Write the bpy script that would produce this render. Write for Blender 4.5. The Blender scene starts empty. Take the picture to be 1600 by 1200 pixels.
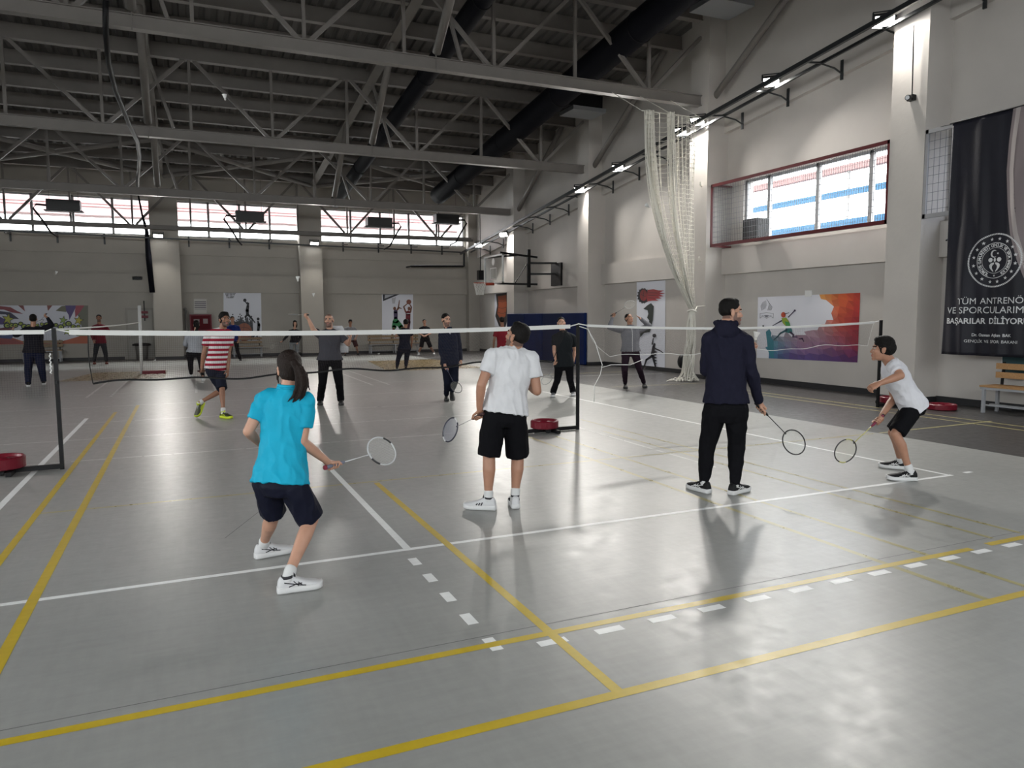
import bpy, bmesh, math, random
import numpy as np
from mathutils import Vector, Matrix, noise
from mathutils.bvhtree import BVHTree

random.seed(7)
scene = bpy.context.scene
COL = scene.collection

# ------------------------------------------------------------------ camera, world, exposure
EYE = 1.65                       # eye height of the photographer; world X runs along the back wall, Y into the hall
ROT = np.array([[0.91420556, 0.04185446, -0.40308362],
                [-0.4052184, 0.08183823, -0.91054959],
                [-0.00512291, 0.99576639, 0.09177716]])
FPX = 1146.0
cam_data = bpy.data.cameras.new('camera')
cam = bpy.data.objects.new('camera', cam_data)
COL.objects.link(cam)
M4 = Matrix([[*ROT[i], 0.0] for i in range(3)] + [[0, 0, 0, 1]])
M4.translation = (0, 0, EYE)
cam.matrix_world = M4
cam_data.sensor_width = 36.0
cam_data.sensor_fit = 'HORIZONTAL'
cam_data.lens = 36.0 * FPX / 1600.0
cam_data.clip_start = 0.05
cam_data.clip_end = 300
scene.camera = cam

vs = scene.view_settings
vs.view_transform = 'Standard'
vs.look = 'None'
vs.gamma = 1.0
vs.use_curve_mapping = False
vs.exposure = 0.86

world = bpy.data.worlds.new('overcast_sky')
scene.world = world
world.use_nodes = True
wn = world.node_tree.nodes
wn['Background'].inputs['Color'].default_value = (0.99, 0.99, 1.0, 1)
wl = world.node_tree.links          # overcast sky: three times brighter overhead than at the horizon
wtc = wn.new('ShaderNodeTexCoord'); wsp = wn.new('ShaderNodeSeparateXYZ'); wmr = wn.new('ShaderNodeMapRange')
wl.new(wtc.outputs['Generated'], wsp.inputs['Vector']); wl.new(wsp.outputs['Z'], wmr.inputs['Value'])
wmr.inputs['From Min'].default_value = 0.0; wmr.inputs['From Max'].default_value = 1.0
wmr.inputs['To Min'].default_value = 7.0; wmr.inputs['To Max'].default_value = 18.0
wl.new(wmr.outputs['Result'], wn['Background'].inputs['Strength'])

def portal(name, loc, rot, w, h):
    l = bpy.data.lights.new(name, 'AREA')
    l.shape = 'RECTANGLE'; l.size = w; l.size_y = h
    l.cycles.is_portal = True
    o = bpy.data.objects.new(name, l); COL.objects.link(o)
    o.location = loc; o.rotation_euler = rot
    return o

PI = math.pi
# daylight comes in through the windows: one sky portal per opening, facing into the hall
for (xa, xb) in ((-12.0, -7.7), (-6.5, -1.1), (-0.2, 4.7), (5.6, 12.3)):
    portal('daylight_portal', ((xa + xb) / 2, 33.36, 5.7), (-PI / 2, 0, 0), xb - xa, 1.45)
for (ya, yb) in ((9.9, 14.75), (3.9, 9.4), (-2.1, 3.4), (-7.7, -2.7)):
    portal('daylight_portal', (12.97, (ya + yb) / 2, 4.2), (0, PI / 2, 0), 1.5, yb - ya)
for (xa, xb) in ((-11.8, -6.6), (-5.9, -1.1), (-0.2, 4.7), (5.6, 12.3)):
    portal('daylight_portal', ((xa + xb) / 2, -8.06, 5.4), (PI / 2, 0, 0), xb - xa, 2.0)
for (ya, yb) in ((-7.0, -2.0), (-1.0, 4.0), (5.0, 10.0), (11.0, 16.0)):
    portal('daylight_portal', (-12.66, (ya + yb) / 2, 4.6), (0, -PI / 2, 0), 2.4, yb - ya)

# ------------------------------------------------------------------ pixel -> place helpers (used while laying out real 3D positions)
def ray(px, py):
    return ROT @ np.array([px - 800.0, -(py - 600.0), -FPX])
def gnd(px, py, z=0.0):
    d = ray(px, py); t = (z - EYE) / d[2]
    return Vector((d[0] * t, d[1] * t, z))
def at(px, py, Y):
    d = ray(px, py); t = Y / d[1]
    return Vector((d[0] * t, Y, EYE + d[2] * t))
def atX(px, py, X):
    d = ray(px, py); t = X / d[0]
    return Vector((X, d[1] * t, EYE + d[2] * t))

# ------------------------------------------------------------------ materials
MATS = {}
def mat(name, col=(0.5, 0.5, 0.5), rough=0.6, metal=0.0, var=0.0, vscale=8.0, bump=0.0, bscale=60.0, emit=None, estr=0.0,
        alpha=1.0, spec=0.5, trans=0.0, stretch=None, coat=0.0, sheen=0.0):
    if name in MATS: return MATS[name]
    m = bpy.data.materials.new(name); m.use_nodes = True
    nt = m.node_tree; b = nt.nodes['Principled BSDF']
    b.inputs['Base Color'].default_value = (*col, 1)
    b.inputs['Roughness'].default_value = rough
    b.inputs['Metallic'].default_value = metal
    b.inputs['Specular IOR Level'].default_value = spec
    b.inputs['Alpha'].default_value = alpha
    b.inputs['Transmission Weight'].default_value = trans
    b.inputs['Coat Weight'].default_value = coat
    b.inputs['Sheen Weight'].default_value = sheen
    if emit:
        b.inputs['Emission Color'].default_value = (*emit, 1); b.inputs['Emission Strength'].default_value = estr
    tc = nt.nodes.new('ShaderNodeTexCoord')
    src = tc.outputs['Object']
    if stretch:
        mp = nt.nodes.new('ShaderNodeMapping'); mp.inputs['Scale'].default_value = stretch
        nt.links.new(src, mp.inputs['Vector']); src = mp.outputs['Vector']
    if var > 0:
        n = nt.nodes.new('ShaderNodeTexNoise'); n.inputs['Scale'].default_value = vscale; n.inputs['Detail'].default_value = 5
        nt.links.new(src, n.inputs['Vector'])
        r = nt.nodes.new('ShaderNodeMapRange')
        r.inputs['From Min'].default_value = 0.3; r.inputs['From Max'].default_value = 0.7
        r.inputs['To Min'].default_value = 1 - var; r.inputs['To Max'].default_value = 1 + var
        nt.links.new(n.outputs['Fac'], r.inputs['Value'])
        mx = nt.nodes.new('ShaderNodeVectorMath'); mx.operation = 'SCALE'
        mx.inputs[0].default_value = col
        nt.links.new(r.outputs['Result'], mx.inputs['Scale'])
        nt.links.new(mx.outputs['Vector'], b.inputs['Base Color'])
    if bump > 0:
        n2 = nt.nodes.new('ShaderNodeTexNoise'); n2.inputs['Scale'].default_value = bscale; n2.inputs['Detail'].default_value = 4
        nt.links.new(src, n2.inputs['Vector'])
        bp = nt.nodes.new('ShaderNodeBump'); bp.inputs['Strength'].default_value = bump; bp.inputs['Distance'].default_value = 0.02
        nt.links.new(n2.outputs['Fac'], bp.inputs['Height'])
        nt.links.new(bp.outputs['Normal'], b.inputs['Normal'])
    MATS[name] = m
    return m

def print_mat():
    if 'printed_sheet' in MATS: return MATS['printed_sheet']
    m = bpy.data.materials.new('printed_sheet'); m.use_nodes = True
    nt = m.node_tree; b = nt.nodes['Principled BSDF']
    a = nt.nodes.new('ShaderNodeVertexColor'); a.layer_name = 'Col'
    nt.links.new(a.outputs['Color'], b.inputs['Base Color'])
    b.inputs['Roughness'].default_value = 0.45
    MATS['printed_sheet'] = m
    return m

def floor_mat(name, col, rough, coarse=0.06):
    m = bpy.data.materials.new(name); m.use_nodes = True
    nt = m.node_tree; b = nt.nodes['Principled BSDF']
    tc = nt.nodes.new('ShaderNodeTexCoord')
    def noise_(scale, detail, rgh, stretch=None, rot=0):
        src = tc.outputs['Object']
        if stretch:
            mp = nt.nodes.new('ShaderNodeMapping'); mp.inputs['Scale'].default_value = stretch; mp.inputs['Rotation'].default_value = (0, 0, rot)
            nt.links.new(src, mp.inputs['Vector']); src = mp.outputs['Vector']
        n = nt.nodes.new('ShaderNodeTexNoise'); n.inputs['Scale'].default_value = scale; n.inputs['Detail'].default_value = detail; n.inputs['Roughness'].default_value = rgh
        nt.links.new(src, n.inputs['Vector']); return n.outputs['Fac']
    def rng(fac, lo, hi):
        r = nt.nodes.new('ShaderNodeMapRange'); r.clamp = False
        r.inputs['From Min'].default_value = .3; r.inputs['From Max'].default_value = .7; r.inputs['To Min'].default_value = lo; r.inputs['To Max'].default_value = hi
        nt.links.new(fac, r.inputs['Value']); return r.outputs['Result']
    def mul(p, q):
        x = nt.nodes.new('ShaderNodeMath'); x.operation = 'MULTIPLY'; nt.links.new(p, x.inputs[0]); nt.links.new(q, x.inputs[1]); return x.outputs[0]
    # mottled coating, with faint scuffs in two directions
    v = mul(rng(noise_(.7, 6, .6), 1 - coarse, 1 + coarse), rng(noise_(14, 4, .6), 1 - coarse * .6, 1 + coarse * .6))
    v = mul(v, rng(noise_(1.0, 3, .5, (2.2, 26, 1), .5), 1 - coarse * .6, 1 + coarse * .6)); v = mul(v, rng(noise_(1.0, 3, .5, (24, 2.0, 1), .3), 1 - coarse * .5, 1 + coarse * .5))
    mx = nt.nodes.new('ShaderNodeVectorMath'); mx.operation = 'SCALE'; mx.inputs[0].default_value = col
    nt.links.new(v, mx.inputs['Scale']); nt.links.new(mx.outputs['Vector'], b.inputs['Base Color'])
    nt.links.new(rng(noise_(9, 5, .65), rough - .05, rough + .05), b.inputs['Roughness'])
    bp = nt.nodes.new('ShaderNodeBump'); bp.inputs['Strength'].default_value = 0.10; bp.inputs['Distance'].default_value = 0.004
    nt.links.new(noise_(16, 3, .6), bp.inputs['Height']); nt.links.new(bp.outputs['Normal'], b.inputs['Normal'])
    b.inputs['Specular IOR Level'].default_value = 0.5
    return m

# ------------------------------------------------------------------ mesh builder
class MB:
    def __init__(s): s.v = []; s.f = []; s.mi = []; s.col = []; s.cur = 0; s.c = (1, 1, 1)
    def add(s, vs_, fs_):
        b = len(s.v)
        s.v += [tuple(p) for p in vs_]
        for f in fs_:
            s.f.append(tuple(i + b for i in f)); s.mi.append(s.cur); s.col.append(s.c)
        return s
    def box(s, lo, hi):
        (a, b, c), (d, e, f) = lo, hi
        return s.add([(a, b, c), (d, b, c), (d, e, c), (a, e, c), (a, b, f), (d, b, f), (d, e, f), (a, e, f)],
                     [(3, 2, 1, 0), (4, 5, 6, 7), (0, 1, 5, 4), (1, 2, 6, 5), (2, 3, 7, 6), (3, 0, 4, 7)])
    def beam(s, p, q, w, h, up=(0, 0, 1)):
        p = Vector(p); q = Vector(q); d = (q - p).normalized(); u = Vector(up)
        if abs(d.dot(u)) > .98: u = Vector((1, 0, 0)) if abs(d.x) < .9 else Vector((0, 1, 0))
        r = d.cross(u).normalized(); u = r.cross(d).normalized()
        vs_ = []
        for c in (p, q):
            for (i, j) in ((-1, -1), (1, -1), (1, 1), (-1, 1)):
                vs_.append(c + r * (i * w / 2) + u * (j * h / 2))
        return s.add(vs_, [(3, 2, 1, 0), (4, 5, 6, 7), (0, 1, 5, 4), (1, 2, 6, 5), (2, 3, 7, 6), (3, 0, 4, 7)])
    def ibeam(s, p, q, w, h, t=.016, up=(0, 0, 1)):
        p = Vector(p); q = Vector(q); d = (q - p).normalized(); u = Vector(up); r = d.cross(u).normalized(); u = r.cross(d)
        s.beam(p + u * (h / 2 - t / 2), q + u * (h / 2 - t / 2), w, t, u)
        s.beam(p - u * (h / 2 - t / 2), q - u * (h / 2 - t / 2), w, t, u)
        return s.beam(p, q, t, h - 2 * t, u)
    def loft(s, rings, cap=True, closed=False):
        n = len(rings[0]); b = len(s.v)
        vs_ = [p for r in rings for p in r]; fs_ = []
        m = len(rings)
        for i in range(m - 1 + (1 if closed else 0)):
            for j in range(n):
                a = i * n + j; c = i * n + (j + 1) % n; k = ((i + 1) % m) * n
                fs_.append((a, c, k + (j + 1) % n, k + j))
        if cap and not closed:
            fs_.append(tuple(range(n - 1, -1, -1))); fs_.append(tuple((m - 1) * n + j for j in range(n)))
        return s.add(vs_, fs_)
    def tube(s, pts, rad, n=8, cap=True, closed=False):
        pts = [Vector(p) for p in pts]; m = len(pts)
        if not hasattr(rad, '__len__'): rad = [rad] * m
        rings = []; ref = None
        for i, p in enumerate(pts):
            if closed: d = pts[(i + 1) % m] - pts[i - 1]
            else: d = pts[min(i + 1, m - 1)] - pts[max(i - 1, 0)]
            d.normalize()
            if ref is None:
                ref = Vector((0, 0, 1)) if abs(d.z) < .9 else Vector((1, 0, 0))
            x = ref - d * ref.dot(d)
            if x.length < 1e-4: x = Vector((1, 0, 0)) if abs(d.x) < .9 else Vector((0, 1, 0)); x = x - d * x.dot(d)
            x.normalize(); y = d.cross(x); ref = x
            rings.append([p + x * (rad[i] * math.cos(2 * PI * j / n)) + y * (rad[i] * math.sin(2 * PI * j / n)) for j in range(n)])
        return s.loft(rings, cap, closed)
    def caps(s, p, q, r0, r1, n=14):
        """capsule with round ends, closed"""
        p = Vector(p); q = Vector(q); d = q - p; L = d.length
        if L < 1e-6: d = Vector((0, 0, 1))
        d = d.normalized(); pts = []; rs = []
        for k in range(4):
            a = PI / 2 * (1 - k / 4.0) * .96; pts.append(p - d * (r0 * math.sin(a))); rs.append(r0 * math.cos(a))
        pts.append(p); rs.append(r0); pts.append(q); rs.append(r1)
        for k in range(1, 5):
            a = PI / 2 * (k / 4.0) * .96; pts.append(q + d * (r1 * math.sin(a))); rs.append(r1 * math.cos(a))
        ref = Vector((0, 0, 1)) if abs(d.z) < .9 else Vector((1, 0, 0))
        x = (ref - d * ref.dot(d)).normalized(); y = d.cross(x)
        return s.loft([[c + x * (r * math.cos(2 * PI * j / n)) + y * (r * math.sin(2 * PI * j / n)) for j in range(n)] for c, r in zip(pts, rs)])
    def ell(s, c, ax, rad, n=16, m=10):
        """ellipsoid, ax = three unit vectors"""
        c = Vector(c); rings = []
        for i in range(1, m):
            t = PI * i / m
            rings.append([c + ax[0] * (rad[0] * math.sin(t) * math.cos(2 * PI * j / n)) + ax[1] * (rad[1] * math.sin(t) * math.sin(2 * PI * j / n)) - ax[2] * (rad[2] * math.cos(t)) for j in range(n)])
        return s.loft(rings)
    def disc(s, c, r, h, n=28, axis=(0, 0, 1)):
        c = Vector(c); a = Vector(axis).normalized()
        return s.tube([c, c + a * h], r, n)
    def poly(s, pts):
        return s.add(pts, [tuple(range(len(pts)))])
    def mesh(s, name, mats, smooth=False, colors=False):
        me = bpy.data.meshes.new(name)
        me.from_pydata(s.v, [], s.f)
        if not isinstance(mats, (list, tuple)): mats = [mats]
        for m in mats: me.materials.append(m)
        if len(mats) > 1: me.polygons.foreach_set('material_index', s.mi)
        if colors:
            ca = me.color_attributes.new('Col', 'FLOAT_COLOR', 'CORNER'); arr = []
            for p in me.polygons:
                arr += [*s.col[p.index], 1.0] * len(p.vertices)
            ca.data.foreach_set('color', arr)
        if smooth: me.polygons.foreach_set('use_smooth', [True] * len(me.polygons))
        me.update()
        return me
    def build(s, name, mats, parent=None, smooth=False, colors=False, flip=True):
        me = s.mesh(name, mats, smooth, colors)
        o = bpy.data.objects.new(name, me); COL.objects.link(o)
        if flip:
            bm = bmesh.new(); bm.from_mesh(me); bmesh.ops.recalc_face_normals(bm, faces=bm.faces); bm.to_mesh(me); bm.free()
        if parent: put_under(o, parent)
        return o

def put_under(o, parent):
    o.parent = parent
    o.matrix_parent_inverse = base_matrix(parent).inverted()
def base_matrix(o):
    m = Matrix.Translation(o.location) @ o.rotation_euler.to_matrix().to_4x4()
    if o.parent: m = base_matrix(o.parent) @ o.matrix_parent_inverse @ m
    return m
def tag(o, label=None, cat=None, group=None, kind=None):
    if label: o['label'] = label
    if cat: o['category'] = cat
    if group: o['group'] = group
    if kind: o['kind'] = kind
    return o
def thing(name, label, cat, loc=(0, 0, 0), group=None):
    o = bpy.data.objects.new(name, None); COL.objects.link(o); o.location = loc; o.empty_display_size = .1
    return tag(o, label, cat, group)
def structure(o): o['kind'] = 'structure'; return o

def remesh(mb, voxel, smooth_it=3, fac=0.5):
    """one continuous skin over overlapping closed shapes"""
    me = mb.mesh('tmp', [mat('plain')])
    bm = bmesh.new(); bm.from_mesh(me); bmesh.ops.recalc_face_normals(bm, faces=bm.faces); bm.to_mesh(me); bm.free()
    o = bpy.data.objects.new('tmp', me); COL.objects.link(o)
    r = o.modifiers.new('r', 'REMESH'); r.mode = 'VOXEL'; r.voxel_size = voxel; r.adaptivity = 0
    if smooth_it:
        sm = o.modifiers.new('s', 'SMOOTH'); sm.factor = fac; sm.iterations = smooth_it
    dg = bpy.context.evaluated_depsgraph_get()
    out = bpy.data.meshes.new_from_object(o.evaluated_get(dg))
    bpy.data.objects.remove(o); bpy.data.meshes.remove(me)
    return out
def mesh_obj(name, me, mats, parent=None, smooth=True):
    me.name = name; me.materials.clear()
    for m in (mats if isinstance(mats, (list, tuple)) else [mats]): me.materials.append(m)
    if smooth: me.polygons.foreach_set('use_smooth', [True] * len(me.polygons))
    o = bpy.data.objects.new(name, me); COL.objects.link(o)
    if parent: put_under(o, parent)
    return o

def text_geo(body, size, bold=0.0, align='CENTER', space=1.0):
    """flat letter faces as (verts, faces) in the XY plane"""
    cu = bpy.data.curves.new('t', 'FONT'); cu.body = body; cu.size = size; cu.align_x = align; cu.align_y = 'CENTER'
    cu.offset = bold; cu.resolution_u = 3; cu.space_character = space; cu.space_word = 1.5
    o = bpy.data.objects.new('t', cu); COL.objects.link(o)
    dg = bpy.context.evaluated_depsgraph_get()
    me = bpy.data.meshes.new_from_object(o.evaluated_get(dg))
    vs_ = [v.co.copy() for v in me.vertices]; fs_ = [tuple(p.vertices) for p in me.polygons]
    bpy.data.objects.remove(o); bpy.data.curves.remove(cu); bpy.data.meshes.remove(me)
    return vs_, fs_
# ------------------------------------------------------------------ setting: floor with its painted lines
XW, XP = 12.9, 12.26            # right wall plane, front of its pillars
YB, YBP = 33.3, 32.65           # back wall plane, front of its pillars
XL, YF = -12.6, -8.0
SL = 0.107                      # the roof falls towards the back wall
def roof_under(Y): return 10.75 - SL * Y   # underside of purlins
def deck_z(Y): return 11.13 - SL * Y

M_GREY = floor_mat('grey_epoxy_floor', (0.29, 0.293, 0.28), 0.34)
M_DARK = floor_mat('dark_floor_border', (0.042, 0.040, 0.040), 0.36)
M_OCH = floor_mat('ochre_floor_paint', (0.27, 0.20, 0.085), 0.28)
M_YEL = floor_mat('yellow_line_paint', (0.52, 0.37, 0.015), 0.34)
M_YELF = floor_mat('faded_yellow_line_paint', (0.35, 0.31, 0.13), 0.30)
M_WHT = floor_mat('white_line_paint', (0.80, 0.81, 0.80), 0.36)
M_WHTF = floor_mat('faded_white_line_paint', (0.52, 0.53, 0.51), 0.30)
M_SEAM = mat('floor_seam', (0.13, 0.13, 0.13), .6)
fl = MB()
def rect(x0, y0, x1, y1, z, mi):
    fl.cur = mi; fl.poly([(x0, y0, z), (x1, y0, z), (x1, y1, z), (x0, y1, z)])
rect(XL, YF, 13.2, 33.6, 0, 0)
rect(8.78, YF, 13.0, 33.4, .0002, 1); rect(XL, 31.6, 8.78, 33.4, .0002, 1)
fl.cur = 2
fl.poly([(5.6, 22.0, .0012), (8.78, 22.0, .0012), (8.78, 27.4, .0012), (6.2, 27.4, .0012)])
fl.poly([(-3.2, 22.4, .0012), (-0.6, 22.4, .0012), (-0.6, 25.6, .0012), (-2.6, 25.6, .0012)])
def line(x0, y0, x1, y1, w, mi, z=.0016):
    p = Vector((x0, y0, 0)); q = Vector((x1, y1, 0)); d = (q - p).normalized(); r = Vector((d.y, -d.x, 0)) * (w / 2)
    fl.cur = mi; z = .0004 + .00006 * ({7: 0, 6: 1, 4: 2, 5: 3, 3: 4}[mi]) * 2 + .000012 * (len(fl.f) % 10)
    fl.poly([(*(p - r).xy, z), (*(p + r).xy, z), (*(q + r).xy, z), (*(q - r).xy, z)])
YL, YFD, WH, WF = 3, 4, 5, 6
line(-1.6, 4.965, 7.15, 4.965, .05, WH); line(7.11, 4.95, 7.11, 14.4, .045, WH); line(-1.57, 4.94, -1.57, 13.9, .06, WH)
line(1.38, 4.992, 1.38, 8.6, .055, WH)
line(5.28, 9.6, 5.22, 6.3, .04, WF)
for y, a, b in ((13.25, -6, 7.1), (9.72, -3.5, 3.4), (11.45, -3, 5.0), (15.6, -8, 7), (18.2, -7, 6)): line(a, y, b, y + .06, .035, WF)
for x in (-1.97, -1.52, .15, .55, 4.1, 4.5): line(x, 17.6, x + .05, 23.2, .05, WF)
line(5.3, 24.4, 3.9, 32, .05, WF); line(3.2, 30.5, 8.6, 30.2, .05, WF)
line(-14, 3.305, 5.0, 3.305, .055, YL, .0020); line(5.2, 3.32, 8.7, 3.34, .06, YL, .0020)
line(XL, 2.615, 8.7, 2.63, .06, YL, .0020)
line(1.675, 2.6, 1.675, 7.15, .055, YL, .0022)
line(-0.885, -2, -0.9, 15.6, .06, YL, .0022); line(-1.24, 4.0, -1.2, 14.6, .055, YL, .0022)
line(-1.26, 7.22, 8.7, 7.2, .045, YFD, .0018); line(8.8, 7.2, 11.3, 7.26, .05, YFD, .0018)
line(4.24, 9.3, 4.18, 2.65, .05, YFD); line(4.6, 8.9, 4.6, 2.65, .045, YFD, .0019)
line(5.72, 10.2, 5.7, 3.4, .04, YFD, .0018); line(5.42, 9.0, 5.38, 3.4, .04, YFD, .0018)
line(10.85, 13, 10.8, 4.5, .05, YFD, .0018); line(11.22, 13, 11.15, 4.5, .05, YFD, .0018)
line(9.2, 18.6, 12.0, 18.5, .05, YFD, .0018); line(9.0, 14.6, 12.6, 14.4, .04, YFD, .0018)
line(8.95, 21, 12.4, 20.6, .05, WF, .0018); line(8.95, 17.9, 12.4, 17.4, .05, WF, .0018)
for y in (4.69, 4.35, 4.0, 3.65, 3.31): line(1.35, y - .075, 1.35, y + .075, .062, WH, .0018)
for k in range(12): line(1.56 + .337 * k, 3.208 + .003 * k, 1.72 + .337 * k, 3.208 + .003 * k, .06, WH, .0018)
line(7.36, 4.98, 7.48, 4.985, .05, WH)
fl.cur = 7
for (a, b) in (((-6, 3.395), (8.7, 3.43)), ((.2, 5.8), (.55, 6.6))): line(*a, *b, .006, 7, .0015)
floor = structure(fl.build('floor', [M_GREY, M_DARK, M_OCH, M_YEL, M_YELF, M_WHT, M_WHTF, M_SEAM], flip=False))

# ------------------------------------------------------------------ walls
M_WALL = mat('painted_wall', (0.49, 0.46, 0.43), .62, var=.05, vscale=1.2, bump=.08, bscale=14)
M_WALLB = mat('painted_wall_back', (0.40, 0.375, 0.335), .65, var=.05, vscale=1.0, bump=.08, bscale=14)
M_BASE = mat('black_baseboard', (0.018, 0.018, 0.02), .5)
M_STEEL = mat('cream_painted_steel', (0.19, 0.173, 0.16), .5, var=.06, vscale=3)
M_DECK = mat('grey_roof_sheet', (0.125, 0.118, 0.114), .6, var=.08, vscale=2)
M_BLACK = mat('black_metal', (0.007, 0.007, 0.008), .45, spec=.25)
M_ALU = mat('grey_window_frame', (0.30, 0.30, 0.31), .4)

def glass_mat():
    m = bpy.data.materials.new('window_glass'); m.use_nodes = True
    nt = m.node_tree; nt.nodes.clear()
    out = nt.nodes.new('ShaderNodeOutputMaterial'); mix = nt.nodes.new('ShaderNodeMixShader')
    tr = nt.nodes.new('ShaderNodeBsdfTransparent'); gl = nt.nodes.new('ShaderNodeBsdfGlossy'); fr = nt.nodes.new('ShaderNodeLayerWeight'); mu = nt.nodes.new('ShaderNodeMath'); mu.operation = 'MULTIPLY'; mu.inputs[1].default_value = .3
    tr.inputs['Color'].default_value = (.93, .95, .95, 1); gl.inputs['Roughness'].default_value = .03; fr.inputs['Blend'].default_value = .25; nt.links.new(fr.outputs['Facing'], mu.inputs[0])
    nt.links.new(mu.outputs[0], mix.inputs[0]); nt.links.new(tr.outputs[0], mix.inputs[1]); nt.links.new(gl.outputs[0], mix.inputs[2])
    nt.links.new(mix.outputs[0], out.inputs['Surface'])
    return m
M_GLASS = glass_mat()

PIL = [9.34 + 6.04 * k for k in range(-3, 5)]      # near face of each pillar of the right wall
R_WIN = [(10.06, 14.75), (4.02, 9.34), (-2.0, 3.3), (-7.6, -2.74)]
w = MB()
w.box((XW, YF, 0), (XW + .3, YB + .3, 3.45)); w.box((XW, YF, 5.0), (XW + .3, YB + .3, 12.4))
cuts = sorted([c for ab in R_WIN for c in ab]); edges = [YF] + cuts + [YB + .3]
for i in range(0, len(edges), 2):
    if edges[i + 1] - edges[i] > .01: w.box((XW, edges[i], 3.45), (XW + .3, edges[i + 1], 5.0))
for y in PIL: w.box((XP, y, 0), (XW + .01, y + .72, 12.3))
for i in range(len(PIL) - 1):
    a, b = PIL[i] + .72, PIL[i + 1]
    w.box((12.77, a, 2.70), (XW + .01, b, 3.36))
    w.loft([[(12.77, y, 7.92 - SL * y), (XW + .01, y, 7.92 - SL * y), (XW + .01, y, 12.2), (12.77, y, 12.2)] for y in (a, b)])
w.box((12.77, PIL[-1] + .72, 2.70), (XW + .01, YB, 3.36))
w.loft([[(12.77, y, 7.92 - SL * y), (XW + .01, y, 7.92 - SL * y), (XW + .01, y, 12.2), (12.77, y, 12.2)] for y in (PIL[-1] + .72, YB)])
structure(w.build('wall_right', M_WALL))

B_WIN = [(-12.0, -7.65), (-6.55, -1.11), (-0.18, 4.68), (5.58, 12.29)]
w = MB()
w.box((XL, YB, 0), (XW + .3, YB + .3, 4.95)); w.box((XL, YB, 6.42), (XW + .3, YB + .3, 8.5))
edges = [XL] + [c for ab in B_WIN for c in ab] + [XW + .3]
for i in range(0, len(edges), 2): w.box((edges[i], YB, 4.95), (edges[i + 1], YB + .3, 6.42))
bp = [(-7.6, -6.6), (-1.16, -.12), (4.57, 5.51), (12.35, 12.9)]
for a, b in bp: w.box((a, YBP if b < 12.8 else 32.9, 0), (b, YB + .01, 7.4))
xs = [XL] + [c for ab in bp for c in ab]
for i in range(0, len(xs) - 1, 2):
    w.box((xs[i], YB - .13, 2.70), (xs[i + 1], YB + .01, 3.41)); w.box((xs[i], YB - .10, 4.22), (xs[i + 1], YB + .01, 4.92))
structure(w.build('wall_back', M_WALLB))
L_WIN = [(-7.0, -2.0), (-1.0, 4.0), (5.0, 10.0), (11.0, 16.0)]
w = MB(); w.box((XL - .3, YF - .3, 0), (XL, YB + .3, 3.4)); w.box((XL - .3, YF - .3, 5.8), (XL, YB + .3, 12.6))
edges = [YF - .3] + [c for ab in L_WIN for c in ab] + [YB + .3]
for i in range(0, len(edges), 2): w.box((XL - .3, edges[i], 3.4), (XL, edges[i + 1], 5.8))
structure(w.build('wall_left', M_WALL))
w = MB()
w.box((XL, YF - .3, 0), (XW + .3, YF, 4.4)); w.box((XL, YF - .3, 6.4), (XW + .3, YF, 12.6))
F_WIN = [(-11.8, -6.6), (-5.9, -1.1), (-0.2, 4.7), (5.6, 12.3)]
edges = [XL] + [c for ab in F_WIN for c in ab] + [XW + .3]
for i in range(0, len(edges), 2): w.box((edges[i], YF - .3, 4.4), (edges[i + 1], YF, 6.4))
structure(w.build('wall_front', M_WALL))

# dark skirting
w = MB()
for i in range(len(PIL) - 1): w.box((12.87, PIL[i] + .72, 0), (XW, PIL[i + 1], .12))
w.box((12.87, PIL[-1] + .72, 0), (XW, YB, .12))
for y in PIL: w.box((XP - .02, y - .02, 0), (XW, y + .74, .11))
structure(w.build('baseboard_right', M_BASE))
w = MB()
for a, b in ((XL, -7.6), (-6.6, -2.3), (-1.1, -1.1), (-.12, 4.57), (5.51, 12.35)):
    if b > a: w.box((a, YB - .03, 0), (b, YB, .12))
for a, b in bp[:3]: w.box((a - .02, YBP - .02, 0), (b + .02, YB, .11))
structure(w.build('baseboard_back', M_BASE))

# ------------------------------------------------------------------ roof sheet with ribs
d = MB(); prof = []
x = XL
while x < XW + .3:
    prof += [(x, 0), (x + .13, 0), (x + .165, .06), (x + .255, .06)]; x += .29
for i in range(len(prof) - 1):
    (x0, h0), (x1, h1) = prof[i], prof[i + 1]
    d.poly([(x0, YF - .3, deck_z(YF - .3) + h0), (x1, YF - .3, deck_z(YF - .3) + h1), (x1, YB + .4, deck_z(YB + .4) + h1), (x0, YB + .4, deck_z(YB + .4) + h0)])
structure(d.build('ceiling', M_DECK, flip=False))

# ------------------------------------------------------------------ windows
M_WIRE = mat('grey_guard_wire', (0.16, 0.16, 0.17), .5)
M_RED = mat('dark_red_paint', (0.09, 0.008, 0.011), .4, spec=.3)
def window_back(n, xa, xb, panes):
    f = MB(); y0, y1 = YB + .10, YB + .18; z0, z1 = 4.95, 6.42
    f.box((xa, y0, z0), (xb, y1, z0 + .07)); f.box((xa, y0, z1 - .07), (xb, y1, z1))
    for k in range(panes + 1):
        x = xa + (xb - xa) * k / panes; ww = .05 if k in (0, panes) else .045
        f.box((max(xa, x - ww), y0, z0), (min(xb, x + ww), y1, z1))
    o = structure(f.build('window_%d' % n, M_ALU))
    g = MB(); g.box((xa, y0 + .03, z0), (xb, y0 + .04, z1)); g.build('glass', M_GLASS, o)
for n, ((xa, xb), p) in enumerate(zip(B_WIN, (4, 4, 4, 5)), 1): window_back(n, xa, xb, p)
M_FROST = glass_mat(); M_FROST.name = 'grey_film_glass'
for nd in M_FROST.node_tree.nodes:
    if nd.type == 'BSDF_TRANSPARENT': nd.inputs['Color'].default_value = (.36, .375, .40, 1)
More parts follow.
